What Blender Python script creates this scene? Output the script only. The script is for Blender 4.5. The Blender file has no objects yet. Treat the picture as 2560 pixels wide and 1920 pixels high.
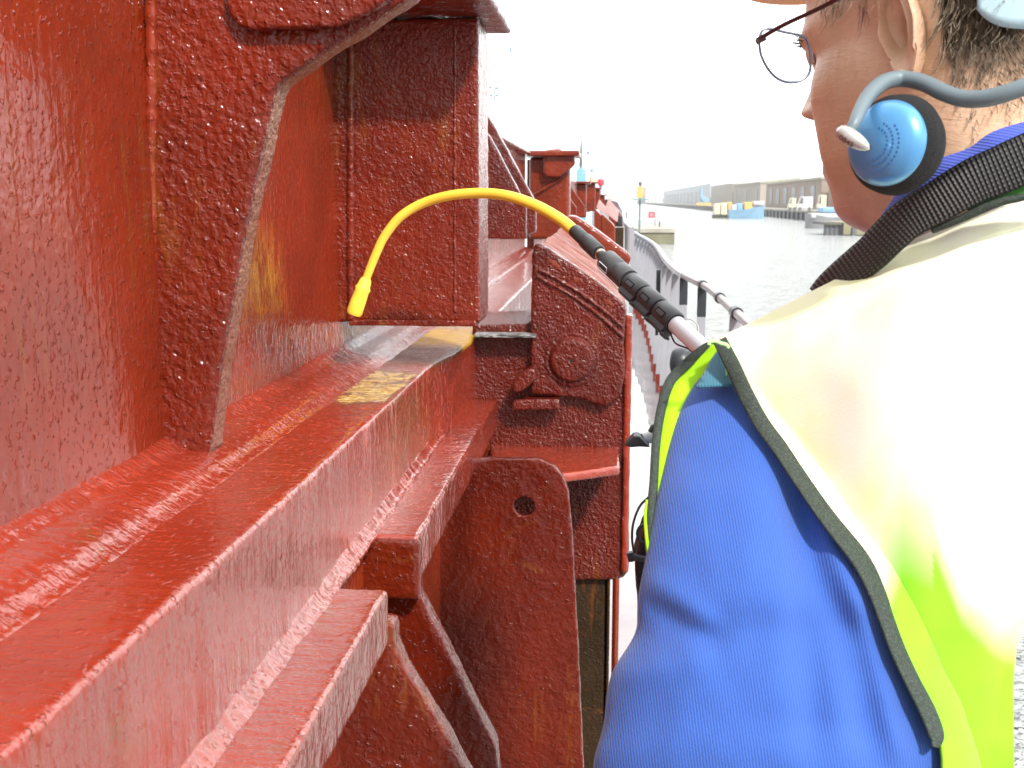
import bpy, bmesh, math, random
import numpy as np
from mathutils import Vector, Matrix, noise
R = math.radians
random.seed(7)
C = bpy.context.scene.collection
SC = bpy.context.scene

# ------------------------------------------------------------------ camera, world, sun
H = 1.5                        # camera height above the ship's deck; geometry below is written relative to the eye
F = 2800.0; CXP, CYP = 1280.0, 960.0
PITCH, YAW = math.atan(458/F), math.atan(248*math.cos(math.atan(458/F))/F)
cd = bpy.data.cameras.new('camera'); cam = bpy.data.objects.new('camera', cd); C.objects.link(cam)
cam.location = (0, 0, H); cam.rotation_euler = (R(90)-PITCH, 0, YAW)
cd.sensor_width = 36; cd.lens = 36*F/2560; cd.clip_start = .05; cd.clip_end = 6000
cd.dof.use_dof = True; cd.dof.focus_distance = 1.35; cd.dof.aperture_fstop = 20
SC.camera = cam
CM = Matrix.Rotation(YAW, 3, 'Z') @ Matrix.Rotation(R(90)-PITCH, 3, 'X')

SUN_AZ, SUN_EL = R(150), R(43)          # azimuth clockwise from +Y (ship's bow), elevation
sd = Vector((math.sin(SUN_AZ)*math.cos(SUN_EL), math.cos(SUN_AZ)*math.cos(SUN_EL), math.sin(SUN_EL)))
sl = bpy.data.lights.new('sun', 'SUN'); so = bpy.data.objects.new('sun', sl); C.objects.link(so)
sl.energy = 4.4; sl.angle = R(4); sl.color = (1, .97, .92)
so.rotation_euler = sd.to_track_quat('Z', 'Y').to_euler(); so.location = (3, -3, 8)

wd = bpy.data.worlds.new('World'); SC.world = wd; wd.use_nodes = True
nt = wd.node_tree; nt.nodes.clear()
sky = nt.nodes.new('ShaderNodeTexSky'); sky.sky_type = 'NISHITA'; sky.sun_disc = False
sky.sun_elevation = SUN_EL; sky.sun_rotation = SUN_AZ; sky.dust_density = 4
hs = nt.nodes.new('ShaderNodeHueSaturation'); hs.inputs['Saturation'].default_value = .12   # a bright overcast sky
b1 = nt.nodes.new('ShaderNodeBackground'); b1.inputs[1].default_value = .06
b2 = nt.nodes.new('ShaderNodeBackground'); b2.inputs[0].default_value = (.97, .99, 1, 1); b2.inputs[1].default_value = 1.7
ad = nt.nodes.new('ShaderNodeAddShader'); ow = nt.nodes.new('ShaderNodeOutputWorld')
nt.links.new(sky.outputs[0], hs.inputs['Color']); nt.links.new(hs.outputs[0], b1.inputs[0])
# sky strength shaped for the light: bright ahead and to starboard, dimmed astern
tcw = nt.nodes.new('ShaderNodeTexCoord'); dot = nt.nodes.new('ShaderNodeVectorMath'); dot.operation = 'DOT_PRODUCT'
dot.inputs[1].default_value = Vector((.50, .84, .2)).normalized(); nt.links.new(tcw.outputs['Generated'], dot.inputs[0])
mr = nt.nodes.new('ShaderNodeMapRange'); mr.interpolation_type = 'SMOOTHSTEP'
for i, v in enumerate((-.55, .85, .42, 2.1)): mr.inputs[i+1].default_value = v
nt.links.new(dot.outputs['Value'], mr.inputs[0]); nt.links.new(mr.outputs[0], b2.inputs[1])
nt.links.new(b1.outputs[0], ad.inputs[0]); nt.links.new(b2.outputs[0], ad.inputs[1]); nt.links.new(ad.outputs[0], ow.inputs[0])
SC.view_settings.view_transform = 'Standard'; SC.view_settings.look = 'None'
SC.view_settings.exposure = .36; SC.view_settings.gamma = 1
SC.cycles.max_bounces = 8; SC.cycles.use_denoising = True

# ------------------------------------------------------------------ helpers
def W(px, py, X=None, Y=None, Z=None):
    """point of the photograph (2560x1920) on a plane X, Y or Z = const, relative to the eye"""
    d = CM @ Vector(((px-CXP)/F, (CYP-py)/F, -1))
    t = X/d.x if X is not None else (Y/d.y if Y is not None else Z/d.z)
    return d*t

def XZ(pts, Y): return [(W(x, y, Y=Y).x, W(x, y, Y=Y).z) for x, y in pts]

def catmull(pts, n):
    """n samples along a smooth curve through pts (tuples of any length)"""
    P = [np.array(p, float) for p in pts]; P = [2*P[0]-P[1]]+P+[2*P[-1]-P[-2]]
    out = []; m = len(P)-3
    for i in range(n):
        u = i/(n-1)*m; k = min(int(u), m-1); t = u-k
        a, b, c, d = P[k:k+4]
        out.append(.5*((2*b)+(c-a)*t+(2*a-5*b+4*c-d)*t*t+(3*b-a-3*c+d)*t**3))
    return out

class MB:
    def __init__(s): s.v = []; s.f = []
    def add(s, vs, fs):
        k = len(s.v); s.v += [tuple(v) for v in vs]; s.f += [tuple(i+k for i in f) for f in fs]; return s
    def box(s, x0, x1, y0, y1, z0, z1):
        v = [(x, y, z) for x in (x0, x1) for y in (y0, y1) for z in (z0, z1)]
        return s.add(v, [(0,1,3,2),(4,6,7,5),(0,4,5,1),(2,3,7,6),(0,2,6,4),(1,5,7,3)])
    def hexa(s, a, b):
        """two quads a, b (4 points each) joined"""
        return s.add(list(a)+list(b), [(0,1,2,3),(7,6,5,4),(0,4,5,1),(1,5,6,2),(2,6,7,3),(3,7,4,0)])
    def prism(s, poly, lo, hi, axis='Y'):
        """polygon in XZ extruded along Y (or XY along Z, YZ along X)"""
        n = len(poly)
        def p(a, b, t): return {'Y': (a, t, b), 'Z': (a, b, t), 'X': (t, a, b)}[axis]
        v = [p(a, b, lo) for a, b in poly]+[p(a, b, hi) for a, b in poly]
        return s.add(v, [tuple(range(n)), tuple(range(2*n-1, n-1, -1))]+[(i, i+n, (i+1)%n+n, (i+1)%n) for i in range(n)])
    def tube(s, path, r, n=12, cap=True, flat=1.0):
        P = [Vector(p) for p in path]; m = len(P)
        rr = r if hasattr(r, '__len__') else [r]*m
        up = None; vs = []
        for i in range(m):
            t = (P[min(i+1, m-1)]-P[max(i-1, 0)]).normalized()
            if up is None:
                up = t.orthogonal().normalized()
            up = (up-t*up.dot(t)).normalized(); q = t.cross(up)
            for k in range(n):
                a = 2*math.pi*k/n; vs.append(P[i]+up*math.cos(a)*rr[i]+q*math.sin(a)*rr[i]*flat)
        fs = [(i*n+k, i*n+(k+1)%n, (i+1)*n+(k+1)%n, (i+1)*n+k) for i in range(m-1) for k in range(n)]
        if cap: fs += [tuple(range(n-1, -1, -1)), tuple(range((m-1)*n, m*n))]
        return s.add(vs, fs)
    def loft(s, rings, cap=True):
        n = len(rings[0]); m = len(rings)
        fs = [(i*n+k, i*n+(k+1)%n, (i+1)*n+(k+1)%n, (i+1)*n+k) for i in range(m-1) for k in range(n)]
        if cap: fs += [tuple(range(n-1, -1, -1)), tuple(range((m-1)*n, m*n))]
        return s.add([v for r in rings for v in r], fs)
    def lathe(s, prof, c, axis, n=48):
        """prof: (radius, height along axis)"""
        a = Vector(axis).normalized(); u = a.orthogonal().normalized(); w = a.cross(u); c = Vector(c)
        rings = [[c+a*h+(u*math.cos(2*math.pi*k/n)+w*math.sin(2*math.pi*k/n))*r for k in range(n)] for r, h in prof]
        return s.loft(rings)
    def grid(s, rows):
        n = len(rows[0]); m = len(rows)
        return s.add([v for r in rows for v in r], [(i*n+k, i*n+k+1, (i+1)*n+k+1, (i+1)*n+k) for i in range(m-1) for k in range(n-1)])

OFF = {}
def tag(o, label=None, cat=None, group=None, kind=None):
    for k, v in (('label', label), ('category', cat), ('group', group), ('kind', kind)):
        if v: o[k] = v
    return o
def thing(name, loc, label, cat, group=None):
    o = bpy.data.objects.new(name, None); o.empty_display_size = .1; C.objects.link(o)
    o.location = Vector(loc)+Vector((0, 0, H)); OFF[o.name] = Vector(loc)
    return tag(o, label, cat, group)
def build(name, mb, mat, parent=None, smooth=True, bevel=0, seg=2, angle=35):
    me = bpy.data.meshes.new(name); me.from_pydata([tuple(v) for v in mb.v], [], mb.f)
    bm = bmesh.new(); bm.from_mesh(me); bmesh.ops.recalc_face_normals(bm, faces=bm.faces); bm.to_mesh(me); bm.free()
    me.materials.append(mat)
    o = bpy.data.objects.new(name, me); C.objects.link(o)
    if parent is None:
        o.location = (0, 0, H); OFF[o.name] = Vector((0, 0, 0))
    else:
        off = OFF[parent.name]; o.parent = parent; o.location = -off; OFF[o.name] = Vector((0, 0, 0))
    if smooth: me.shade_smooth()
    if bevel:
        m = o.modifiers.new('bevel', 'BEVEL'); m.width = bevel; m.segments = seg; m.limit_method = 'ANGLE'; m.angle_limit = R(angle)
        m.harden_normals = False
        w = o.modifiers.new('wn', 'WEIGHTED_NORMAL'); w.keep_sharp = True
    elif smooth:
        try: me.set_sharp_from_angle(angle=R(50))
        except Exception: pass
    return o
TX = {}
def tex(scale):
    if scale not in TX:
        t = bpy.data.textures.new('lumps', 'CLOUDS'); t.noise_scale = scale; t.noise_depth = 3; TX[scale] = t
    return TX[scale]
def steel(name, mb, mat, parent=None, vox=.004, it=4, disp=.003, ds=.03):
    """thickly painted plate: remeshed so its edges are round and its faces uneven"""
    o = build(name, mb, mat, parent, smooth=True)
    m = o.modifiers.new('r', 'REMESH'); m.mode = 'VOXEL'; m.voxel_size = vox; m.use_smooth_shade = True
    m = o.modifiers.new('s', 'SMOOTH'); m.iterations = it; m.factor = .5
    if disp:
        m = o.modifiers.new('d', 'DISPLACE'); m.texture = tex(ds); m.strength = disp; m.mid_level = .5; m.texture_coords = 'LOCAL'
    return o

# ------------------------------------------------------------------ materials
def mat(name, col, rough=.5, metal=0, **k):
    m = bpy.data.materials.new(name); m.use_nodes = True; n = m.node_tree; p = n.nodes['Principled BSDF']
    p.inputs['Base Color'].default_value = (*col, 1); p.inputs['Roughness'].default_value = rough; p.inputs['Metallic'].default_value = metal
    for a, b in k.items(): p.inputs[a.replace('_', ' ')].default_value = b
    return m
class NT:
    def __init__(s, m): s.t = m.node_tree; s.p = s.t.nodes['Principled BSDF']; s.co = s.t.nodes.new('ShaderNodeTexCoord')
    def n(s, ty, **k):
        o = s.t.nodes.new(ty)
        for a, b in k.items(): setattr(o, a, b)
        return o
    def l(s, a, b): s.t.links.new(a, b)
    def map(s, sc, rot=(0, 0, 0), loc=(0, 0, 0)):
        m = s.n('ShaderNodeMapping'); m.inputs['Scale'].default_value = sc; m.inputs['Rotation'].default_value = rot
        m.inputs['Location'].default_value = loc; s.l(s.co.outputs['Object'], m.inputs[0]); return m.outputs[0]
    def noise(s, scale, detail=4, rough=.55, vec=None, dist=0):
        o = s.n('ShaderNodeTexNoise'); o.inputs['Scale'].default_value = scale; o.inputs['Detail'].default_value = detail
        o.inputs['Roughness'].default_value = rough; o.inputs['Distortion'].default_value = dist
        s.l(vec if vec is not None else s.co.outputs['Object'], o.inputs['Vector']); return o.outputs['Fac']
    def ramp(s, fac, stops):
        r = s.n('ShaderNodeValToRGB'); e = r.color_ramp.elements
        while len(e) < len(stops): e.new(.5)
        for k, (a, c) in enumerate(stops):
            e[k].position = a; e[k].color = (*c, 1) if hasattr(c, '__len__') else (c, c, c, 1)
        s.l(fac, r.inputs[0]); return r.outputs[0]
    def mix(s, f, a, b):
        m = s.n('ShaderNodeMix', data_type='RGBA')
        for i, x in ((0, f), (6, a), (7, b)):
            if hasattr(x, 'is_output'): s.l(x, m.inputs[i])
            else: m.inputs[i].default_value = x if i == 0 else (*x, 1)
        return m.outputs[2]
    def math(s, op, a, b=0, clamp=False):
        m = s.n('ShaderNodeMath', operation=op, use_clamp=clamp)
        for i, x in ((0, a), (1, b)):
            if hasattr(x, 'is_output'): s.l(x, m.inputs[i])
            else: m.inputs[i].default_value = x
        return m.outputs[0]
    def bump(s, h, strength, dist, prev=None):
        b = s.n('ShaderNodeBump'); b.inputs['Strength'].default_value = strength; b.inputs['Distance'].default_value = dist
        s.l(h, b.inputs['Height'])
        if prev is not None: s.l(prev, b.inputs['Normal'])
        return b.outputs[0]
    def inside(s, axis, lo, hi, soft):
        """1 between lo and hi along an object axis"""
        sp = s.n('ShaderNodeSeparateXYZ'); s.l(s.co.outputs['Object'], sp.inputs[0]); v = sp.outputs[axis]
        a = s.math('MULTIPLY', s.math('SUBTRACT', v, lo), 1/soft, True)
        b = s.math('MULTIPLY', s.math('SUBTRACT', hi, v), 1/soft, True)
        return s.math('MULTIPLY', a, b)

def red(name, c1=(.21, .015, .007), c2=(.14, .010, .006), lump=.9, lumps=95, streak=None, sk=.5, rough=.16, rust=.0, patch=None, coat=.45, fine=.35, fine2=None, spec=.22):
    m = mat(name, c1, rough); t = NT(m)
    big = t.noise(5, 5, .6)
    c1 = (c1[0]*1.15, c1[1]*1.6, c1[2]*.8); c2 = (c2[0]*1.15, c2[1]*1.6, c2[2]*.8)
    col = t.mix(t.ramp(big, [(.35, 0), (.68, 1)]), c2, c1)
    med = t.noise(38, 5, .65)
    col = t.mix(t.ramp(med, [(.60, 0), (.78, .35)]), col, (.22, .03, .009))
    if rust:
        rn = t.noise(11, 8, .72, dist=.6)
        col = t.mix(t.ramp(rn, [(.66-rust*.25, 0), (.76-rust*.25, .75)]), col, (.16, .045, .010))
        rn2 = t.noise(60, 6, .8)
        col = t.mix(t.ramp(rn2, [(.70, 0), (.76, .8)]), col, (.07, .03, .015))
    # grime specks and thin rusty runs
    sp_ = t.noise(170, 3, .6); col = t.mix(t.ramp(sp_, [(.73, 0), (.79, .6)]), col, (.06, .022, .014))
    rn3 = t.math('MULTIPLY', t.noise(1, 5, .7, vec=t.map((60, 60, 7)), dist=.5), t.noise(3.5, 4, .6))
    col = t.mix(t.ramp(rn3, [(.31, 0), (.40, .55)]), col, (.20, .055, .008))
    if patch: col = patch(t, col)
    t.l(col, t.p.inputs['Base Color'])
    rr = t.ramp(t.noise(22, 4), [(.3, rough*.7), (.75, rough*1.9)]); t.l(rr, t.p.inputs['Roughness'])
    v = t.n('ShaderNodeTexVoronoi', feature='SMOOTH_F1'); v.inputs['Scale'].default_value = lumps*.8; v.inputs['Smoothness'].default_value = .8
    t.l(t.co.outputs['Object'], v.inputs['Vector'])
    b = t.bump(t.noise(lumps, 2, .45, dist=.3), lump, .004)
    b = t.bump(t.noise(lumps*1.6, 1, .4, dist=.5), fine2 if fine2 is not None else .5+lump*.5, .0026, b)
    b = t.bump(t.noise(lumps*4, 3, .6), fine, .0008, b)
    sp = t.ramp(t.noise(150, 2, .5), [(.60, 0), (.70, 1)])
    b = t.bump(sp, .7, .0014, b)
    if streak:
        b = t.bump(t.noise(1, 4, .6, vec=t.map(streak), dist=.3), sk, .0025, b)
    t.l(b, t.p.inputs['Normal'])
    t.p.inputs['Specular IOR Level'].default_value = spec; t.p.inputs['Coat Weight'].default_value = coat; t.p.inputs['Coat Roughness'].default_value = .03
    t.l(b, t.p.inputs['Coat Normal'])
    return m

def wall_patch(t, col):      # yellow-ochre scuff on the side plate, between bracket and post
    a = t.math('MULTIPLY', t.inside(1, 1.25, 1.48, .06), t.inside(2, -.16, -.02, .05))
    n = t.ramp(t.noise(40, 6, .7, vec=t.map((1, 1, .5))), [(.40, 0), (.62, .8)])
    return t.mix(t.math('MULTIPLY', a, n), col, (.42, .17, .02))
def top_patch(t, col):       # worn spots on the coaming bar where the paint is gone, wet rust under the post
    a = t.math('MULTIPLY', t.inside(1, 1.30, 1.82, .15), t.inside(0, -.41, -.262, .035))
    n = t.noise(1, 7, .7, vec=t.map((26, 12, 20)), dist=1.4)
    o_ = t.noise(1, 6, .7, vec=t.map((12, 4, 20)), dist=.6)
    col = t.mix(t.math('MULTIPLY', a, t.ramp(o_, [(.36, 0), (.58, .8)])), col, (.26, .075, .010))
    h = t.math('MULTIPLY', a, n)
    col = t.mix(t.ramp(h, [(.35, 0), (.42, .9)]), col, (.13, .05, .014))
    col = t.mix(t.ramp(h, [(.43, 0), (.50, 1)]), col, t.ramp(t.noise(90, 5, .8), [(.35, (.34, .16, .02)), (.52, (.60, .40, .10)), (.72, (.66, .60, .42))]))
    w = t.n('ShaderNodeSeparateXYZ'); t.l(t.co.outputs['Object'], w.inputs[0])
    y = t.math('ADD', w.outputs[1], t.math('MULTIPLY', t.math('SUBTRACT', t.noise(9, 5, .7), .5), .16))
    y = t.math('MULTIPLY', t.math('SUBTRACT', y, 1.6), 1/1.1, True)
    u = t.math('MULTIPLY', t.inside(2, -.272, -.2, .004), t.ramp(y, [(.12, 0), (.17, 1), (.66, 1), (.82, 0)]))
    c = t.ramp(y, [(.14, (.14, .035, .008)), (.33, (.06, .022, .006)), (.40, (.34, .18, .015)), (.56, (.46, .27, .025)), (.66, (.34, .20, .10))])
    col = t.mix(u, col, c)
    t.l(t.math('SUBTRACT', .9, t.math('MULTIPLY', u, .85)), t.p.inputs['Coat Weight']); t.l(t.math('SUBTRACT', .5, t.math('MULTIPLY', u, .30)), t.p.inputs['Specular IOR Level'])
    g = t.ramp(t.noise(1, 6, .7, vec=t.map((16, 5, 10)), dist=.5), [(.58, 0), (.70, .7)])
    return t.mix(g, col, (.24, .055, .008))
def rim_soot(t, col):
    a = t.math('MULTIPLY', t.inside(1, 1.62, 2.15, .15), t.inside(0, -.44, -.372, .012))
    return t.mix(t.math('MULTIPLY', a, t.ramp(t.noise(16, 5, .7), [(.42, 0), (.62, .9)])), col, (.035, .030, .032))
M = {}
M['wall'] = red('red_wall_paint', lump=.3, lumps=60, streak=(90, 90, 9), sk=.35, fine2=.3, rough=.17, rust=.1, patch=wall_patch)
M['plate'] = red('red_plate_paint', (.16, .010, .006), (.095, .007, .005), lump=.75, lumps=100, rough=.10, rust=.15)
M['post'] = red('red_post_paint', (.145, .010, .006), (.09, .006, .005), lump=.55, lumps=115, streak=(160, 160, 25), sk=.3, rough=.16, rust=.12)
M['rough'] = red('red_rough_paint', (.11, .008, .006), (.06, .005, .005), lump=.85, lumps=130, rough=.11, rust=.18, fine=.6)
M['top'] = red('red_bar_top_paint', (.245, .015, .007), (.18, .011, .006), lump=.25, lumps=60, streak=(15, 95, 12), sk=.65, rough=.15, rust=.3, patch=top_patch, coat=.9, fine2=.25, spec=.5)
M['bar'] = red('red_bar_paint', (.24, .020, .010), (.16, .012, .007), lump=.3, lumps=80, streak=(70, 110, 14), sk=.9, rough=.2, rust=.12)
M['ledge'] = red('red_ledge_paint', (.235, .016, .008), (.165, .011, .007), lump=.35, lumps=70, streak=(15, 95, 12), sk=.6, rough=.12, rust=.35, coat=1, fine2=.3, spec=.5)
M['rim'] = red('red_rim_paint', (.24, .015, .008), (.17, .011, .007), lump=.35, lumps=70, streak=(15, 95, 12), sk=.6, rough=.12, rust=.25, patch=rim_soot, coat=1, fine2=.3, spec=.5)
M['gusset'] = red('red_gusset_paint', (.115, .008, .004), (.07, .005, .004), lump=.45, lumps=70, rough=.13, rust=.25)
M['edge'] = red('bare_plate_edge', (.24, .085, .10), (.18, .04, .045), lump=.8, lumps=120, streak=(40, 40, 200), sk=.5, rough=.3, rust=0, coat=.2)
M['farred'] = red('red_far_paint', (.17, .015, .009), (.11, .010, .007), lump=.4, lumps=30, streak=(20, 20, 3), sk=.4, rough=.22, rust=.1)
M['hood'] = red('red_hood_paint', (.17, .02, .012), (.12, .014, .01), lump=.4, lumps=60, rough=.45, rust=.1, coat=.05)
M['pad'] = mat('wet_rusted_steel', (.2, .12, .03), .3); t = NT(M['pad'])
yn = t.inside(1, 1.62, 1.95, .05)
t.l(t.mix(yn, t.ramp(t.noise(14, 5), [(.35, (.035, .014, .006)), (.7, (.14, .05, .012))]), t.ramp(t.noise(12, 5, .6), [(.35, (.22, .13, .02)), (.6, (.42, .28, .05)), (.75, (.30, .14, .03))])), t.p.inputs['Base Color'])
t.l(t.bump(t.noise(1, 4, vec=t.map((140, 20, 20))), .15, .002), t.p.inputs['Normal'])
M['grease'] = mat('black_grease', (.02, .02, .022), .35); t = NT(M['grease'])
t.l(t.ramp(t.noise(1, 5, .7, vec=t.map((30, 160, 160))), [(.45, (.012, .012, .013)), (.6, (.5, .5, .48))]), t.p.inputs['Base Color'])
t.l(t.bump(t.noise(180, 5, .8), .8, .003), t.p.inputs['Normal'])
M['darkcol'] = red('brown_black_steel', (.034, .013, .010), (.020, .009, .008), lump=.25, lumps=80, rough=.3, rust=.1, coat=.1)

M['deck'] = mat('wet_deck_paint', (.16, .03, .02), .1, Coat_Weight=1, Coat_Roughness=.04); t = NT(M['deck'])
t.l(t.ramp(t.noise(3, 6, .6), [(.35, (.08, .035, .030)), (.7, (.20, .14, .13))]), t.p.inputs['Base Color'])
t.l(t.ramp(t.noise(4, 5), [(.3, .03), (.7, .22)]), t.p.inputs['Roughness'])
t.l(t.bump(t.noise(1, 4, .6, vec=t.map((18, 5, 1))), .3, .01), t.p.inputs['Normal'])
M['water'] = mat('harbour_water', (.44, .46, .45), .12); t = NT(M['water'])
b = t.bump(t.noise(1, 4, .6, vec=t.map((.35, .7, 1)), dist=.6), 1.0, 1.0)
b = t.bump(t.noise(1, 4, .65, vec=t.map((2.0, 3.6, 1)), dist=.8), 1.0, .6, b); t.l(b, t.p.inputs['Normal'])
def painted(name, col, rough=.4, var=.25, scale=6, bump=.2, bs=60, bd=.002, metal=0):
    m = mat(name, col, rough, metal); t = NT(m)
    c2 = tuple(x*(1-var) for x in col)
    t.l(t.mix(t.ramp(t.noise(scale, 6, .65), [(.35, 0), (.7, 1)]), c2, col), t.p.inputs['Base Color'])
    if bump: t.l(t.bump(t.noise(bs, 4, .6), bump, bd), t.p.inputs['Normal'])
    return m
M['white'] = painted('white_rail_paint', (.33, .33, .36), .3, .12, 3)
M['black'] = painted('black_rail_paint', (.03, .035, .04), .4)
M['waterway'] = painted('red_waterway_paint', (.20, .03, .02), .25)
M['concrete'] = painted('quay_concrete', (.40, .37, .31), .8, .4, .4)
M['stain'] = painted('tide_stained_wall', (.14, .13, .10), .8, .45, .5)
def cloth(name, col, var, sc, rot, strength=.6, weave=.0006, **k):
    m = mat(name, col, .85, Sheen_Weight=.25); t = NT(m)
    w = t.n('ShaderNodeTexWave', wave_type='BANDS', bands_direction='X'); w.inputs['Scale'].default_value = sc; w.inputs['Distortion'].default_value = 1.2
    w.inputs['Detail'].default_value = 2; w.inputs['Detail Scale'].default_value = 3
    t.l(t.map((1, 1, 1), rot), w.inputs['Vector'])
    base = t.mix(t.ramp(t.noise(9, 4), [(.3, 0), (.7, 1)]), tuple(x*(1-var) for x in col), col)
    base = t.mix(t.ramp(w.outputs['Fac'], [(.2, .35), (.8, 0)]), base, tuple(x*.55 for x in col))
    t.l(base, t.p.inputs['Base Color'])
    b = t.bump(w.outputs['Fac'], strength, weave); b = t.bump(t.noise(900, 2), .3, .0004, b); t.l(b, t.p.inputs['Normal'])
    return m
M['blue'] = cloth('blue_twill', (.030, .105, .44), .12, 165, (0, R(8), 0))
M['collar'] = cloth('blue_collar_twill', (.06, .10, .50), .1, 150, (0, R(75), 0))
M['teal'] = cloth('teal_through_mesh', (.03, .16, .24), .1, 150, (0, 0, 0))
M['neon'] = mat('fluorescent_mesh_cloth', (.60, .95, .03), .8, Sheen_Weight=.2); t = NT(M['neon'])
at = t.n('ShaderNodeAttribute', attribute_name='blown_out')
t.l(t.mix(at.outputs['Fac'], t.mix(t.ramp(t.noise(14, 3), [(.3, 0), (.7, 1)]), (.19, .53, .006), (.28, .64, .008)), t.mix(t.ramp(t.noise(9, 3), [(.42, 0), (.62, 1)]), (.88, .90, .50), (.92, .92, .76))), t.p.inputs['Base Color'])  # second, pale cream mix paints the overexposed glare into the cloth colour
t.l(t.bump(t.noise(700, 2), .25, .0005), t.p.inputs['Normal'])
M['lime'] = mat('fluorescent_yellow_cloth', (.36, .72, .004), .8); t = NT(M['lime'])
t.l(t.bump(t.noise(700, 2), .25, .0005), t.p.inputs['Normal'])
M['binding'] = mat('dark_green_black_binding', (.022, .03, .025), .75); t = NT(M['binding'])
t.l(t.ramp(t.noise(900, 2, .6), [(.45, (.018, .024, .020)), (.75, (.06, .09, .06))]), t.p.inputs['Base Color'])
t.l(t.bump(t.noise(1000, 2), .5, .0006), t.p.inputs['Normal'])
M['webbing'] = mat('black_webbing', (.03, .03, .03), .6); t = NT(M['webbing'])
uvx = t.n('ShaderNodeUVMap')
def wv(sx, sy, scale):
    mp = t.n('ShaderNodeMapping'); mp.inputs['Scale'].default_value = (sx, sy, 1); t.l(uvx.outputs[0], mp.inputs[0])
    w = t.n('ShaderNodeTexWave', wave_type='BANDS', bands_direction='X'); w.inputs['Scale'].default_value = scale; w.inputs['Distortion'].default_value = 0
    t.l(mp.outputs[0], w.inputs['Vector']); return w.outputs['Fac']
wa = wv(1, 0, 2.6); mp2 = t.n('ShaderNodeMapping'); mp2.inputs['Rotation'].default_value = (0, 0, R(90)); t.l(uvx.outputs[0], mp2.inputs[0])
w2 = t.n('ShaderNodeTexWave', wave_type='BANDS', bands_direction='X'); w2.inputs['Scale'].default_value = 3.2; t.l(mp2.outputs[0], w2.inputs['Vector'])
pr = t.math('MULTIPLY', wa, w2.outputs['Fac'])
t.l(t.ramp(pr, [(.35, (.010, .010, .011)), (.60, (.035, .035, .035)), (.80, (.13, .13, .12))]), t.p.inputs['Base Color'])
t.l(t.bump(wa, .8, .0012), t.p.inputs['Normal'])
M['skin'] = mat('weathered_skin', (.50, .24, .15), .42, Subsurface_Weight=.06, Subsurface_Scale=.006); t = NT(M['skin'])
t.p.inputs['Subsurface Radius'].default_value = (1, .35, .2)
c = t.mix(t.ramp(t.noise(18, 5, .6), [(.35, 0), (.7, 1)]), (.60, .37, .23), (.76, .53, .37))
c = t.mix(t.ramp(t.noise(7, 3, .5), [(.45, 0), (.62, .55)]), c, (.66, .34, .24))
c = t.mix(t.ramp(t.noise(120, 4, .7), [(.55, 0), (.75, .35)]), c, (.50, .22, .15)); t.l(c, t.p.inputs['Base Color'])
b = t.bump(t.noise(1, 4, .6, vec=t.map((60, 60, 260), (R(20), 0, 0)), dist=1.2), .45, .0014)
b = t.bump(t.noise(500, 3, .6), .28, .0006, b); t.l(b, t.p.inputs['Normal'])
M['hair'] = mat('grey_brown_hair', (.09, .065, .045), .4); t = NT(M['hair'])
t.l(t.ramp(t.noise(160, 2), [(.35, (.05, .034, .02)), (.52, (.14, .10, .06)), (.70, (.34, .28, .21))]), t.p.inputs['Base Color'])
M['yellow'] = painted('yellow_hose_rubber', (.84, .53, .05), .42, .06, 10, .1, 300, .0004)
M['tip'] = painted('yellow_tip_rubber', (.88, .66, .06), .5, .05, 10, .1, 300, .0004)
M['shrink'] = painted('dark_heat_shrink', (.035, .037, .04), .45, .2, 20, .1, 400, .0003)
M['plastic'] = painted('dark_grey_plastic', (.05, .052, .055), .42, .15, 20, .12, 600, .0003)
M['chrome'] = mat('polished_aluminium', (.74, .75, .78), .22, .1)
M['brass'] = mat('nickel_connector', (.6, .5, .4), .2, 1)
M['foam'] = painted('black_foam', (.012, .012, .013), .9, .2, 200, .9, 900, .002)
M['cup'] = mat('satin_blue_plastic', (.10, .32, .62), .30, .35, Coat_Weight=.3)
M['band'] = mat('grey_rubber_band', (.13, .17, .19), .45)
M['silver'] = mat('satin_silver_plastic', (.55, .53, .50), .28, .6)
M['ink'] = mat('dark_print', (.06, .05, .04), .6)
M['frame'] = mat('dark_bronze_frame', (.10, .05, .05), .3, .7)
M['frame2'] = mat('grey_steel_rim', (.16, .18, .24), .3, .7)
M['hat'] = mat('orange_shell', (.85, .33, .05), .4)
M['harness'] = mat('pale_blue_plastic', (.45, .62, .68), .35)
M['void'] = mat('deep_shadow_hole', (.008, .004, .004), .9)

hzm = bpy.data.materials.new('haze'); hzm.use_nodes = True; hn = hzm.node_tree; hn.nodes.clear()
pv = hn.nodes.new('ShaderNodeVolumePrincipled'); pv.inputs['Color'].default_value = (.93, .96, 1, 1); pv.inputs['Density'].default_value = .00035
ho = hn.nodes.new('ShaderNodeOutputMaterial'); hn.links.new(pv.outputs[0], ho.inputs['Volume'])
# ------------------------------------------------------------------ setting
XW, XF, XB, XL = -.434, -.374, -.286, -.2227       # wall, flange edge, bar face, ledge edge
mb = MB().box(-12, .46, -6, 60, -1.9, -1.5)
build('deck', mb, M['deck'], smooth=False); tag(bpy.data.objects['deck'], kind='structure')
mb = MB().add([(-1500, -200, -4), (1500, -200, -4), (1500, 4500, -4), (-1500, 4500, -4)], [(0, 1, 2, 3)])
o = build('water', mb, M['water'], smooth=False); tag(o, kind='structure')

hzb = build('haze', MB().box(-1520, 1520, -220, 4520, -5.6, 75), hzm, smooth=False); tag(hzb, kind='stuff')
SC.cycles.volume_bounces = 0
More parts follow.
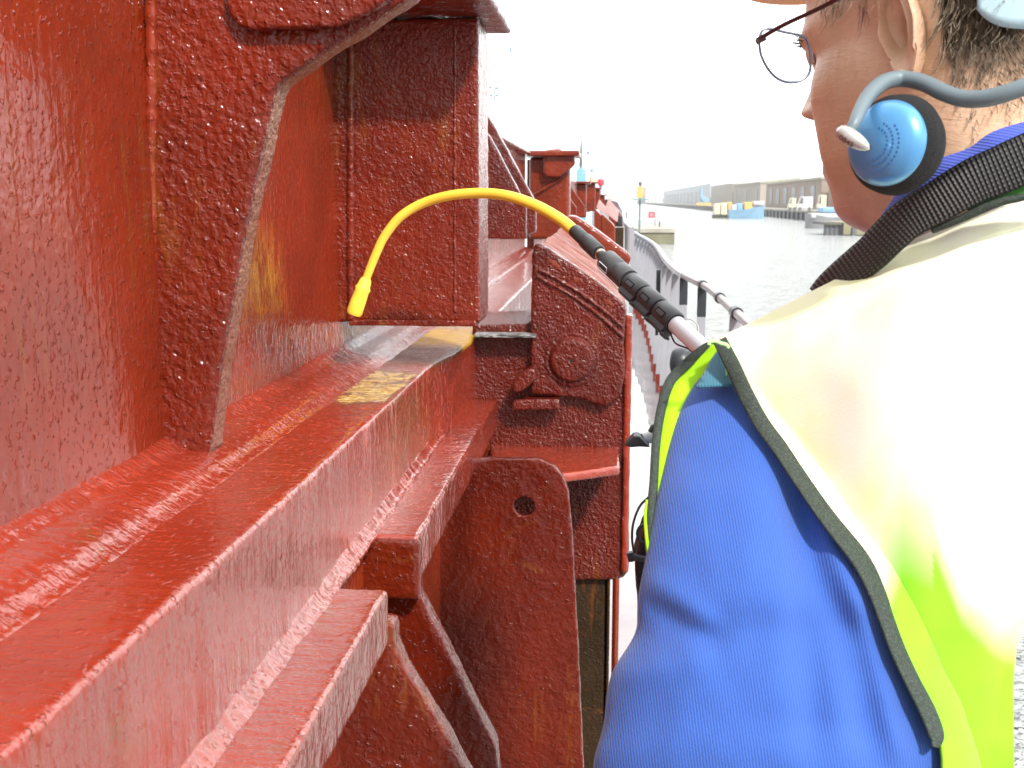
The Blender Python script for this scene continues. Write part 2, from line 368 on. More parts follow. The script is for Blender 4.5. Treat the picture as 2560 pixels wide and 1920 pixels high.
# ------------------------------------------------------------------ hatch covers
def px_plate(name, pts, Y, t, m, par, vox=.004, **k):
    return steel(name, MB().prism(XZ(pts, Y), Y, Y+t), m, par, vox, **{'it': 2, **k})
YBR = W(385, 480, X=XW).y
cover = thing('hatch_cover', (-.44, 2, -.26), 'nearest red steel hatch cover panel with its tall bracket and square corner post', 'hatch cover', 'hatch covers along the ship')
steel('side_plate', MB().box(XW-.02, XW, .25, 5.75, -.25, .235).box(XW-.02, XW, .25, 2.0, .2, .279), M['wall'], cover, .006, disp=.004, ds=.12)
prof = [(XW-.02, -.270), (XF+.014, -.270), (XF+.013, -.2625), (XF+.006, -.2605), (XF+.001, -.2575), (XF-.006, -.2515), (XF-.020, -.2455), (XW+.016, -.241), (XW+.004, -.232), (XW-.02, -.225)]
steel('rim_flange', MB().prism(prof, .25, 5.75), M['rim'], cover, .0035, it=3, disp=.002, ds=.02)
br = [(370, -260), (370, 600), (370, 1000), (370, 1150), (440, 1180), (500, 1186), (520, 1140), (536, 1022), (549, 921), (582, 739), (603, 620), (629, 485), (650, 401), (671, 295), (686, 225), (697, 208), (827, 114), (900, 72), (1030, -14), (1040, -260)]
px_plate('bracket', br, YBR, .034, M['plate'], cover)
px_plate('bracket_edge', [(526, 1140), (542, 1022), (555, 921), (588, 739), (609, 620), (635, 485), (656, 401), (677, 295), (692, 228), (702, 212), (831, 119), (904, 77), (1034, -9), (1046, -28), (1020, -30), (880, 66), (800, 112), (676, 208), (656, 290), (615, 464), (590, 600), (540, 881), (510, 1100)], YBR+.006, .036, M['edge'], cover, it=2)
# weld bead between bracket and wall
w = [W(379+random.uniform(-2, 2), y, Y=YBR-.0005) for y in np.linspace(-60, 1130, 90)]
steel('weld_bead', MB().tube(w, [.0066+random.uniform(-.0010, .0010) for _ in w], 8), M['wall'], cover, .003, it=2, disp=.002, ds=.01)
px_plate('doubler_plate', [(556, -200), (560, 0), (570, 30), (590, 60), (622, 76), (700, 72), (770, 70), (845, 66), (905, 40), (960, 8), (990, -30), (1000, -200)], YBR-.014, .016, M['plate'], cover, .003, it=6)
YP = 1.77
pf = XZ([(882, 812), (1199, 812), (1199, 30), (882, 30)], YP)
xr, zb = pf[1][0], W(1000, 808, Y=YP).z
steel('corner_post', MB().box(XW-.01, xr, YP, YP+.14, zb, .277), M['post'], cover, .004, it=6, disp=.003)
steel('post_foot', MB().box(XW+.015, xr-.004, YP-.006, YP+.12, zb-.004, zb+.006), M['post'], cover, .003, it=3, disp=.002)
w = [W(877+random.uniform(-1.5, 1.5), y, Y=YP-.002) for y in np.linspace(100, 800, 60)]
steel('weld_bead', MB().tube(w, [.006+random.uniform(-.001, .0015) for _ in w], 8), M['post'], cover, .003, it=2, disp=.002, ds=.01)
w = [W(1137+random.uniform(-1, 1), y, Y=YP+.001) for y in np.linspace(60, 780, 60)]
steel('weld_bead', MB().tube(w, [.0035+random.uniform(-.0008, .0010) for _ in w], 8), M['post'], cover, .0025, it=2, disp=.0015, ds=.01)
steel('top_plate', MB().box(XW-.03, W(1279, 85, Z=.279).x, 1.62, W(1279, 85, Z=.279).y, .279, .300), M['post'], cover, .004)
steel('top_plate', MB().box(XW-.03, XW+.03, 1.93, 5.75, .222, .242), M['farred'], cover, .006)
px_plate('web_plate', [(1200, 310), (1228, 345), (1310, 500), (1316, 515), (1316, 598), (1200, 598)], 3.0, .03, M['rough'], cover, .005)
px_plate('web_plate', [(1200, 255), (1240, 322), (1335, 498), (1340, 515), (1340, 580), (1320, 586), (1200, 590)], 3.35, .05, M['rough'], cover, .005)

def far_cover(y0, y1, xo, label, lug=False, width=.2, top=.215):
    c = thing('hatch_cover', (xo-.2, y0, -.26), label, 'hatch cover', 'hatch covers along the ship')
    X0 = xo-width
    build('side_plate', MB().box(X0-.02, X0+.02, y0+.1, y1, -.25, top-.01), M['farred'], c, bevel=.006)
    build('corner_post', MB().box(X0, xo, y0, y0+.16, -.2, top), M['farred'], c, bevel=.02, seg=3)
    build('top_plate', MB().box(X0-.05, xo+.05, y0-.08, y0+.3, top+.001, top+.028), M['farred'], c, bevel=.006)
    build('rim_flange', MB().box(X0-.04, X0+.06, y0+.1, y1, -.262, -.245), M['farred'], c, bevel=.005)
    q = (y1-y0)/3
    for k in (1, 2):
        yy = y0+q*k
        build('web_plate', MB().prism([(X0, top-.05), (X0+.03, top-.08), (X0+.17, -.05), (X0+.17, -.15), (X0, -.15)], yy, yy+.04), M['farred'], c, bevel=.005)
    if lug:
        build('lug_plate', MB().prism(XZ([(1358, 384), (1366, 374), (1400, 371), (1414, 386), (1436, 383), (1438, 410), (1425, 422), (1402, 440), (1394, 444), (1366, 443), (1358, 434)], y0-.05), y0-.05, y0+.02), M['farred'], c, bevel=.012, seg=4)
        build('web_plate', MB().tube([W(1402, 446, Y=y0-.01), W(1330, 490, Y=y0-.01)], .008, 6), M['farred'], c)
    return c
xl = W(1424, 500, Y=5.9).x
far_cover(5.9, 13.5, xl, 'second red hatch cover, its post carrying a rounded lug plate', True, .21, .225)
fl = ['third red hatch cover, with the flat-capped post beyond the lug plate', 'fourth red hatch cover, narrow post just right of the flat-capped one',
      'fifth red hatch cover along the row', 'sixth red hatch cover, small in the distance', 'farthest red hatch cover, a sliver beside the white bulwark']
fy = [(13.6, 1466, .30, .20), (22, 1488, .3, .33), (27, 1500, .3, .28), (33, 1512, .3, .15), (40, 1523, .3, 0.02)]
for k, (y0, px, wd_, tp) in enumerate(fy):
    far_cover(y0, fy[k+1][0]-.3 if k < 4 else 48, W(px, 500, Y=y0).x, fl[k], False, wd_, tp)

# ------------------------------------------------------------------ hatch coaming
co = thing('hatch_coaming', (-.35, 2, -1.5), 'long red hatch coaming with its flat top bar, worn patches and side ledges', 'hatch coaming')
YS = 1.75
n = 120; top = []; 
def ragged(y): return .0025*noise.noise(Vector((y*14, 3, 1)))+.0015*noise.noise(Vector((y*45, 8, 1)))
ys = np.linspace(.2, YS, 300)
outl = [(XB+ragged(y), y) for y in ys]+[(XB+.022*(3*u*u-2*u**3)+ragged(YS+.22*u), YS+.22*u) for u in np.linspace(.04, .97, 24)]+[(XB+.022+ragged(y), y) for y in np.linspace(YS+.23, 5.7, 120)]+[(-.47, 5.7), (-.47, .2)]
steel('top_bar', MB().prism(outl, -.40, -.262, 'Z'), M['top'], co, .0045, it=3, disp=.003, ds=.05)
steel('face_plate', MB().box(XB-.030, XB-.003, .2, 5.7, -1.5, -.385), M['bar'], co, .008, it=3, disp=.004, ds=.05)
xs = XB+.021
# ledge bars
YN0 = W(970, 1473, X=XL).y; YN1 = W(1046, 1375, X=XL).y; YE = W(1285, 957, X=XL).y
ZL = -.393; ZB = -.452
def ledge(y0, y1):
    pts = []
    for y in np.linspace(y0, y1, 50): pts.append((XL+.0025*noise.noise(Vector((y*16, 1, 7))), y))
    return MB().prism(pts+[(XB-.01, y1), (XB-.01, y0)], ZL-.03, ZL, 'Z').prism(pts+[(XL-.024, y1), (XL-.024, y0)], ZB, ZL-.002, 'Z')
steel('ledge_bar', ledge(.2, YN0), M['ledge'], co, .0035, it=4, disp=.002, ds=.03)
steel('ledge_bar', ledge(YN1, YE), M['ledge'], co, .0035, it=4, disp=.002, ds=.03)
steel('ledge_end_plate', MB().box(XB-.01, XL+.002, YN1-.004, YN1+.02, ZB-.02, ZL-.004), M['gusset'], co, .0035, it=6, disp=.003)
# weld fillet between face plate and ledge
fil = MB()
rg = []
for y in np.linspace(.2, YE, 330):
    a_ = .013+.0035*noise.noise(Vector((y*22, 2, 0)))+.0012*noise.noise(Vector((y*90, 5, 0)))
    rg.append([(XB-.006, y, ZL+a_), (XB+.0005, y, ZL+a_), (XB+a_*.35, y, ZL+a_*.42), (XB+a_*1.05, y, ZL+.0008), (XB+a_*1.05, y, ZL-.006), (XB-.006, y, ZL-.006)])
steel('weld_bead', fil.loft(rg), M['ledge'], co, .0028, it=2, disp=.0015, ds=.012)
def gus(pts, Y, t, **k): return px_plate('gusset', pts, Y, t, M['gusset'], co, .0045, **k)
YG1 = W(987, 1600, X=XL).y; YG2 = YN1+.03
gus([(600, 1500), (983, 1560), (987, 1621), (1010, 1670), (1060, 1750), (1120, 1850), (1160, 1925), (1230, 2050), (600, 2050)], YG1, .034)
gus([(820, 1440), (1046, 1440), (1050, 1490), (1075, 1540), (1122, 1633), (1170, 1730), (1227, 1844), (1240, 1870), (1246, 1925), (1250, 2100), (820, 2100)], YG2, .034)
YLG = 1.86
lug = [(1010, 1147), (1350, 1148), (1385, 1165), (1410, 1195), (1422, 1232), (1432, 1350), (1441, 1520), (1450, 1700), (1459, 1920), (1468, 2150), (1010, 2150)]
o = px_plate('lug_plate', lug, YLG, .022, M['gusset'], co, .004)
hc = W(1310, 1267, Y=YLG)
cut = build('hole_cutter', MB().lathe([(.0185, -.05), (.0185, .08)], (hc.x, hc.y, hc.z), (0, 1, 0), 24), M['void'])
bo = o.modifiers.new('b', 'BOOLEAN'); bo.operation = 'DIFFERENCE'; bo.object = cut; cut.location = o.matrix_world.translation
bpy.context.view_layer.update()
cut.location = (0, 0, H)
dg = bpy.context.evaluated_depsgraph_get(); me2 = bpy.data.meshes.new_from_object(o.evaluated_get(dg)); o.modifiers.clear(); o.data = me2
bpy.data.objects.remove(cut)

# ------------------------------------------------------------------ cleat housing beside the coaming
YH = 2.17
hz = thing('cleat_housing', (-.1, YH, -1.5), 'rough dark red cleat housing with a round boss, standing beside the coaming', 'cleat housing', 'cleat housings on the coaming')
bx1 = W(1573, 1000, Y=YH+.02).x
top_z = lambda px, py: W(px, py, Y=YH+.02).z
steel('box', MB().prism(XZ([(1180, 812), (1330, 808), (1345, 640), (1563, 775), (1572, 800), (1573, 1425), (1560, 1445), (1535, 1452), (1180, 1452)], YH+.022), YH+.022, YH+.30), M['rough'], hz, .005, it=4, disp=.003, ds=.02)
fp = [(1330, 634), (1336, 612), (1350, 606), (1400, 640), (1450, 672), (1500, 708), (1560, 757), (1566, 775), (1560, 850), (1563, 930), (1553, 985), (1530, 1005), (1515, 1018), (1480, 1008), (1447, 995), (1400, 992), (1327, 985), (1327, 909), (1327, 760)]
steel('front_plate', MB().prism(XZ(fp, YH), YH, YH+.026), M['rough'], hz, .004, it=4, disp=.0035, ds=.02)
for a, b_ in ((((1340, 690), (1430, 740), (1500, 790), (1560, 845))), 0), (((1345, 672), (1435, 722), (1505, 772), (1558, 818)), 0):
    w = [W(*p, Y=YH-.001) for p in catmull(a, 40)]
    steel('raised_seam', MB().tube(w, [.0045+random.uniform(-.0008, .0008) for _ in w], 8), M['rough'], hz, .003, it=2, disp=.002, ds=.01)
bc = W(1430, 899, Y=YH)
bo_ = steel('boss', MB().lathe([(.054, .004), (.054, -.003), (.050, -.005), (.046, -.002), (.0435, -.002), (.042, -.010), (.038, -.0135), (.004, -.014), (.0035, -.008), (0.0001, -.008)], bc, (0, 1, 0), 48), M['rough'], hz, .0025, it=2, disp=.0015, ds=.01)
build('centre_mark', MB().lathe([(.003, -.0150), (.003, -.010)], bc, (0, 1, 0), 12), M['void'], bo_)
# sloping hood, kept parallel to the front plate's top edge
fa, fb_ = W(1338, 616, Y=YH), W(1566, 772, Y=YH); dy = 1.15
ga, gb = fa+Vector((.0, dy, .012)), fb_+Vector((.0, dy, .012))
dn = Vector((0, 0, -.022))
steel('hood_plate', MB().hexa([fa, fb_, fb_+dn, fa+dn], [ga, gb, gb+dn, ga+dn]), M['hood'], hz, .006, it=3, disp=.004, ds=.05)
ya = YH+dy
steel('hood_stop', MB().prism(XZ([(1407, 552), (1420, 538), (1440, 540), (1480, 566), (1530, 602), (1570, 632), (1578, 645), (1570, 668), (1550, 670), (1500, 625), (1450, 590), (1418, 573)], ya), ya, ya+.10), M['farred'], hz, .006, it=3, disp=.004, ds=.05)
steel('hood_lip', MB().prism(XZ([(1352, 628), (1366, 622), (1420, 652), (1450, 676), (1440, 690), (1400, 668)], YH+.10), YH+.05, YH+.13), M['rough'], hz, .004, it=2, disp=.003, ds=.02)
build('grease_strip', MB().prism([(XB+.024, YH-.02), (W(1327, 800, Y=YH).x+.01, YH-.02), (W(1327, 800, Y=YH).x+.01, YH+.26), (XB+.024, YH+.26)], -.262, -.256, 'Z'), M['grease'], hz, bevel=.001)
steel('latch', MB().prism(XZ([(1284, 958), (1296, 938), (1326, 918), (1338, 920), (1342, 945), (1325, 962), (1300, 978), (1286, 980)], YH-.03), YH-.045, YH+.02), M['rough'], hz, .003, it=4, disp=.002)
steel('latch_bar', MB().prism(XZ([(1280, 1000), (1398, 998), (1400, 1026), (1280, 1026)], YH-.02), YH-.02, YH+.03), M['rough'], hz, .003, it=3, disp=.002)
YSH = YH-.16
sh = [(W(1225, 1111, Z=-.485).x, YH+.03), (W(1544, 1106, Z=-.485).x, YH+.03)]
za = -.485
sp = [W(1225, 1108, Z=za), W(1546, 1106, Z=za), W(1549, 1166, Z=za), W(1400, 1186, Z=za), W(1225, 1200, Z=za)]
steel('shelf', MB().prism([(p.x, p.y) for p in sp], za-.017, za, 'Z'), M['ledge'], hz, .004, it=3, disp=.003)
o = steel('side_edge', MB().box(W(1556, 1200, Y=YH+.02).x, W(1574, 1200, Y=YH+.02).x, YH+.012, YH+.05, W(1565, 1440, Y=YH).z, W(1565, 790, Y=YH).z), M['ledge'], hz, .004, it=3, disp=.004, ds=.02)
# dark stay column below the housing
st = thing('stay_column', (0, YH, -1.5), 'dark brown steel stay column below the cleat housing', 'column')
yc = YH+.04
steel('web', MB().box(W(1436, 1500, Y=yc).x-.03, W(1520, 1500, Y=yc).x, yc, yc+.02, -1.5, W(1480, 1440, Y=yc).z), M['darkcol'], st, .005, it=2, disp=.001)
steel('flange', MB().box(W(1517, 1500, Y=yc).x, W(1525, 1500, Y=yc).x, yc-.01, yc+.12, -1.5, W(1480, 1440, Y=yc).z), M['darkcol'], st, .004, it=2, disp=.001)
rp = thing('deck_pipe', (0, 2.6, -1.5), 'thin red upright edge behind the dark stay column', 'pipe')
build('pipe', MB().box(W(1531, 1500, Y=2.5).x, W(1548, 1500, Y=2.5).x, 2.5, 2.6, -1.5, -.70), M['farred'], rp, bevel=.01)
build('foot', MB().box(W(1520, 1690, Y=2.5).x, W(1552, 1690, Y=2.5).x, 2.46, 2.62, -1.5, -1.46), M['farred'], rp, bevel=.004)
# next cleat housings along the coaming
for (yy, lab) in ((8.2, 'second cleat housing, small, in front of the white bulwark'), (13.0, 'third cleat housing, far along the coaming')):
    c = thing('cleat_housing', (-.1, yy, -1.5), lab, 'cleat housing', 'cleat housings on the coaming')
    x0, x1 = W(1503, 500, Y=8.2).x, W(1538, 500, Y=8.2).x
    if yy > 9: x0 -= .12; x1 -= .12
    zt, zs = W(1505, 541, Y=8.2).z, W(1538, 568, Y=8.2).z
    build('front_plate', MB().prism([(x0, -.9), (x0, zt), (x0+.01, zt+.02), (x1, zs+.01), (x1+.004, zs-.02), (x1, -.9)], yy, yy+.3), M['farred'], c, bevel=.01)
    build('hood_stop', MB().hexa([(x0+.02, yy+.15, zt+.03), (x1+.02, yy+.15, zs+.03), (x1+.02, yy+.19, zs+.03), (x0+.02, yy+.19, zt+.03)], [(x0+.05, yy+.4, zt+.13), (x1+.03, yy+.4, zs+.12), (x1+.03, yy+.44, zs+.12), (x0+.05, yy+.44, zt+.13)]), M['farred'], c, bevel=.008)

# drum box near the bulwark
dk = thing('winch_box', (0, 16, -1.5), 'red box with a black face standing by the white bulwark', 'winch box')
ym = 16
build('box', MB().prism(XZ([(1522, 524), (1545, 526), (1557, 540), (1557, 640), (1522, 640)], ym), ym, ym+.6), M['farred'], dk, bevel=.02)
build('black_cover', MB().prism(XZ([(1545, 535), (1556, 542), (1556, 566), (1545, 566)], ym-.06), ym-.06, ym-.005), M['black'], dk, bevel=.01)
build('tread', MB().box(W(1536, 570, Y=9).x, W(1560, 570, Y=9).x, 9.2, 9.5, -1.2, W(1540, 568, Y=9.3).z), M['darkcol'], dk)

# ------------------------------------------------------------------ railing
ra = thing('railing', (.4, 8, -1.5), 'white ship railing with black-topped flat stanchions beside the deck', 'railing')
ZR = -.5
rp_ = [(1990, 920), (1877, 816), (1800, 745), (1761, 715), (1700, 684), (1665, 652), (1645, 622), (1628, 606), (1600, 590), (1580, 578)]
P3 = [W(x, y, Z=ZR) for x, y in rp_]
path = [Vector(p) for p in catmull([tuple(p) for p in P3], 60)]
i0 = 26
build('top_rail', MB().tube(path[:i0], .021, 14), painted('worn_grey_rail', (.30, .27, .26), .35, .4, 12), ra)
build('top_rail', MB().tube(path[i0-1:], .026, 14), M['white'], ra)
for k in (9, 13, 20):
    build('rail_joint', MB().tube([path[k], path[k]+(path[k+1]-path[k])*.5], .029, 14), M['black'], ra)
def on_path(y):
    for a, b in zip(path, path[1:]):
        if a.y <= y <= b.y: return a.lerp(b, (y-a.y)/(b.y-a.y))
    return path[-1] if y > path[-1].y else path[0]
stn = [(W(1825, 780, Z=ZR).y, 0), (W(1753, 712, Z=ZR).y, .10), (W(1708, 690, Z=ZR).y, .10)]
yy = stn[-1][0]+.45
while yy < path[-1].y-.3:
    stn.append((yy, 0)); yy += .42+.02*yy
for k, (y, bl) in enumerate(stn):
    p = on_path(y); wdt = .05 if k < 3 else .075+.006*(y-7)
    ztop = ZR-.015
    if bl: 
        build('stanchion_top', MB().box(p.x-.027, p.x+.027, y-.008, y+.008, ztop-bl-.08, ztop), M['black'], ra, bevel=.002); ztop -= bl+.08
    build('stanchion', MB().prism([(p.x-wdt*.5, ztop), (p.x+wdt*.5, ztop), (p.x+wdt*.6, -1.42), (p.x-wdt*.9, -1.42)], y-.009, y+.009), M['white'], ra, bevel=.002)
    build('stanchion_foot', MB().prism([(p.x-wdt*.9, -1.421), (p.x+wdt*.6, -1.421), (p.x+wdt*.6, -1.5), (p.x-wdt*.9, -1.5)], y-.008, y+.008), M['waterway'], ra)
build('stanchion', MB().box(on_path(9.6).x-.09, on_path(9.6).x-.055, 9.3, 9.36, -1.1, -.56), M['black'], ra)
# low toe plate under the railing
ww = [p for p in path]
o = build('toe_plate', MB().loft([[Vector((p.x+.03, p.y, -1.5)), Vector((p.x+.05, p.y, -1.5)), Vector((p.x+.05, p.y, -1.34)), Vector((p.x+.03, p.y, -1.34))] for p in ww]), M['waterway'], ra, smooth=False)
# fairlead
fl_ = W(1706, 905, Z=-1.35)
fz = thing('fairlead', (fl_.x, 8.0, -1.5), 'small dark rounded fairlead at the foot of the railing', 'fairlead')
yf = 7.2
build('roller', MB().lathe([(.001, -.05), (.075, -.05), (.09, -.03), (.09, .03), (.075, .05), (.001, .05)], W(1702, 905, Y=yf), (.9, -.35, 0), 32), M['black'], fz)
build('cheek', MB().box(W(1712, 905, Y=yf).x-.03, W(1712, 905, Y=yf).x+.03, yf-.05, yf+.1, -1.5, -1.06), painted('worn_grey_steel', (.3, .3, .3), .4), fz, bevel=.02)
# bow bulwark
bw = thing('bow_bulwark', (0, 20, -1.5), 'white bulwark curving in and up towards the bow', 'bulwark')
bp = [(1580, 578, 13.9), (1572, 572, 15.2), (1564, 562, 17), (1560, 548, 20), (1558, 530, 24), (1553, 522, 28), (1545, 508, 34), (1530, 504, 40), (1505, 504, 46)]
rows = []
for q in catmull(bp, 40):
    p = W(q[0], q[1], Y=q[2]); rows.append((Vector(p)))
for a in (0, 1):
    pass
build('plating', MB().loft([[Vector((p.x-.02, p.y, p.z)), Vector((p.x+.03, p.y, p.z)), Vector((p.x+.03, p.y, -1.5)), Vector((p.x-.02, p.y, -1.5))] for p in rows]), M['white'], bw, smooth=False)
build('cap_rail', MB().tube([p+Vector((0, 0, .02)) for p in rows], .035, 10), M['white'], bw)

# ------------------------------------------------------------------ harbour background
def bld(name, lab, x0, y0, y1, h, m, bays=0, roof=None, depth=25, wz=.5, group=None, dark=None):
    b = thing(name, (x0, y0, -2), lab, 'warehouse' if name == 'warehouse' else 'building', group)
    build('wall', MB().box(x0, x0+depth, y0, y1, -2, h-.8 if roof else h), m, b, smooth=False)
    if roof: build('roof', MB().hexa([(x0-.4, y0-.3, h-.8), (x0-.4, y1+.3, h-.8), (x0+depth/2, y1+.3, h+.5), (x0+depth/2, y0-.3, h+.5)], [(x0-.4, y0-.3, h-1.3), (x0-.4, y1+.3, h-1.3), (x0+depth/2, y1+.3, h-1.3), (x0+depth/2, y0-.3, h-1.3)]), roof, b, smooth=False)
    for k in range(bays):
        yy0 = y0+(y1-y0)*(.12+.76*k/max(1, bays-1)); ww_ = (y1-y0)*.032*min(1, 8/max(1, bays))
        build('window', MB().box(x0-.12, x0+.1, yy0-ww_, yy0+ww_, -1.0, h-(h+1.5)*.35), dark or M['dwin'], b, smooth=False)
    return b
M['dwin'] = painted('dark_window_bay', (.14, .14, .15), .4)
M['brick'] = painted('pinkish_warehouse_brick', (.34, .26, .20), .85, .2, .3)
M['brick2'] = painted('grey_warehouse_brick', (.38, .34, .29), .85, .15, .3)
M['roofo'] = painted('olive_roof_band', (.38, .37, .28), .8, .1, .4)
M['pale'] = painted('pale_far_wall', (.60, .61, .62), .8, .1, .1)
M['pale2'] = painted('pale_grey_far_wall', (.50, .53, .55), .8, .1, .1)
M['cream'] = painted('cream_paint', (.70, .62, .42), .6, .1, 1)
M['orange'] = painted('orange_paint', (.75, .42, .12), .6, .1, 1)
M['boatblue'] = painted('blue_boat_paint', (.22, .40, .56), .5, .15, .8)
M['redsign'] = painted('red_sign_paint', (.65, .06, .08), .5)
XQ = 40
q = thing('quay', (XQ, 300, -4), 'long low concrete quay wall below the warehouses across the water', 'quay')
build('wall', MB().box(XQ, XQ+300, 205, 2200, -4.5, -2.35), M['stain'], q, smooth=False)
build('cope', MB().box(XQ-.4, XQ+300, 205, 2200, -2.35, -1.95), M['concrete'], q, smooth=False)
for k in range(40):
    y = 210+k*6
    build('fender', MB().box(XQ-.5, XQ, y, y+1.0, -4.5, -2.5), M['dwin'], q, smooth=False)
XH = 48
yv = lambda px: XH/((px-1528)/F)
bld('warehouse', 'big brick warehouse with six tall dark window bays, nearest behind the quay', XH, yv(2034), yv(1902), 6.2, M['brick'], 6, M['roofo'], group='warehouses on the quay')
bld('warehouse', 'shorter brick warehouse left of the one with six tall bays', XH, yv(1888), yv(1824), 7.0, M['brick2'], 3, M['roofo'], group='warehouses on the quay')
bld('warehouse', 'low flat grey shed between the brick warehouse and the long pale range', XH, yv(1822), yv(1770), 6.9, M['brick2'], 0, None, group='warehouses on the quay')
bld('warehouse', 'long pale warehouse range with many narrow bays, far down the quay', XH, yv(1768), yv(1655), 8.5, M['pale2'], 12, None, group='warehouses on the quay')
bld('warehouse', 'warehouse with a pale roof and red door, partly behind the man\'s chin', XH+1, yv(2140), yv(2040), 5.4, M['brick'], 0, M['pale'], group='warehouses on the quay')
build('door', MB().box(XH+.8, XH+1.05, yv(2064), yv(2048), -2, 2.6), painted('brick_red_door', (.40, .10, .07), .7), bpy.data.objects['warehouse.004'], smooth=False)
# distant blocks
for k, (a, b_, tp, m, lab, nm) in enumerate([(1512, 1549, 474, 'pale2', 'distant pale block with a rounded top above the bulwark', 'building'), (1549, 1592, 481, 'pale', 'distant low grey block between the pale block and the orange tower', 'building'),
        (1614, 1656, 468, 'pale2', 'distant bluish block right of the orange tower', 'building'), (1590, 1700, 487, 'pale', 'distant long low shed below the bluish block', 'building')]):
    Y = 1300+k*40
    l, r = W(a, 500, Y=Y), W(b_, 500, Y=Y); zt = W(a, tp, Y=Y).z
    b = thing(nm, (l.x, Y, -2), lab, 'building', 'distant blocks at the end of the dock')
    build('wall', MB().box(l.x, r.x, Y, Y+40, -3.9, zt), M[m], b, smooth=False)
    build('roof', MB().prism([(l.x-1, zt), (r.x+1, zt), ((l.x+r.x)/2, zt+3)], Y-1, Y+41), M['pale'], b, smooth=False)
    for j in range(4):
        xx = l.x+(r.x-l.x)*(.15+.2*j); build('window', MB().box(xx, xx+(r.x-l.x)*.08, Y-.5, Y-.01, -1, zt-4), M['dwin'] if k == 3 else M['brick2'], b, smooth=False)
# navigation tower, orange daymark
Y = 105; t_ = thing('daymark_beacon', (W(1599, 540, Y=Y).x, Y, -4), 'orange daymark board on a thin green-grey pole above the pier', 'beacon')
p = W(1599, 548, Y=Y)
build('pole', MB().tube([(p.x, Y, -2.9), (p.x, Y, W(1600, 458, Y=Y).z)], .10, 8), painted('grey_green_pole', (.18, .25, .24), .6), t_)
l, r = W(1592, 466, Y=Y), W(1606, 495, Y=Y)
build('board', MB().box(l.x, r.x, Y-.2, Y-.12, r.z, l.z), M['orange'], t_, smooth=False)
build('board', MB().box(r.x+.02, r.x+.3, Y-.1, Y-.05, W(1606, 490, Y=Y).z, W(1606, 468, Y=Y).z), painted('pale_red_board', (.7, .35, .3), .6), t_, smooth=False)
build('lantern', MB().lathe([(.001, 0), (.16, 0), (.16, .3), (.001, .4)], (p.x, Y, W(1600, 464, Y=Y).z), (0, 0, 1), 10), M['stain'], t_)
build('platform', MB().box(l.x-.3, r.x+.5, Y-.5, Y+.5, W(1600, 500, Y=Y).z, W(1600, 497, Y=Y).z), painted('green_platform', (.16, .32, .28), .6), t_, smooth=False)
# pier
pr_ = thing('pier', (5, 90, -4), 'stained concrete pier end standing in the water beyond the railing', 'pier')
a = W(1686, 611, Z=-4); zt = W(1686, 572, Y=a.y).z
build('wall', MB().box(-60, a.x, a.y, a.y+28, -4.5, zt-.35), painted('algae_stained_concrete', (.24, .23, .14), .85, .5, .35, .5, 2, .1), pr_, smooth=False)
build('cope', MB().box(-60, a.x+.1, a.y-.15, a.y+28, zt-.35, zt), M['concrete'], pr_, smooth=False)
build('upper_wall', MB().box(-60, W(1640, 550, Y=a.y+14).x, a.y+14, a.y+26, zt, zt+.6), M['pale2'], pr_, smooth=False)
sg = thing('lifebuoy_post', (W(1630, 548, Y=a.y+12).x, a.y+12, zt), 'dark post with a red and white lifebuoy board on the pier', 'lifebuoy post')
Y = a.y+12; c0, c1 = W(1621, 529, Y=Y), W(1636, 545, Y=Y)
build('board', MB().box(c0.x, c1.x, Y-.1, Y-.05, c1.z, c0.z), M['redsign'], sg, smooth=False)
build('lifebuoy', MB().tube([((c0.x+c1.x)/2+.13*math.cos(u), Y-.14, (c0.z+c1.z)/2+.13*math.sin(u)) for u in np.linspace(0, 2*math.pi, 17)], .035, 8), M['pale'], sg)
pp = W(1638, 528, Y=Y); build('pole', MB().box(pp.x-.04, pp.x+.04, Y-.04, Y+.04, zt, pp.z), M['dwin'], sg)
for k, (px, top) in enumerate(((1566, 530), (1649, 552))):
    pp = W(px, top, Y=a.y+8); bo2 = thing('bollard', (pp.x, a.y+8, zt), ['slim post at the left of the pier top', 'short dark bollard at the right end of the pier top'][k], 'bollard')
    build('body', MB().lathe([(.001, 0), (.1, 0), (.08, .2), (.08, pp.z-zt-.1), (.12, pp.z-zt-.05), (.001, pp.z-zt)], (pp.x, a.y+8, zt), (0, 0, 1), 12), M['dwin'], bo2)
# moored craft
def hull(x0, x1, y, w_, z0, z1, m, par, bow=1):
    n = 14; rings = []
    for k in range(n):
        u = k/(n-1); x = x0+(x1-x0)*u; uu = u if bow > 0 else 1-u
        ww_ = w_*.5*math.sqrt(max(.02, 1-max(0, (uu-.55)/.45)**2)); sh = .35*max(0, uu-.4)*(z1-z0)*2
        rings.append([(x, y-ww_, z1+sh), (x, y+ww_, z1+sh), (x, y+ww_*.75, z0), (x, y-ww_*.75, z0)])
    return build('hull', MB().loft(rings), m, par, smooth=False)
def craft(name, lab, Y, pxs, zb, parts, hm, bow=1):
    l, r = W(pxs[0], 530, Y=Y), W(pxs[1], 530, Y=Y)
    c = thing(name, ((l.x+r.x)/2, Y, -4), lab, 'barge' if name == 'work_barge' else 'boat', 'craft moored along the quay')
    hull(l.x, r.x, Y, 5, -4.3, W(1800, zb, Y=Y).z, hm, c, bow)
    for nm, a0, a1, t0, t1, mm in parts:
        p0, p1 = W(a0, t1, Y=Y), W(a1, t0, Y=Y); build(nm, MB().box(p0.x, p1.x, Y-2, Y+2, p0.z, p1.z), M[mm], c, bevel=.15)
    return c
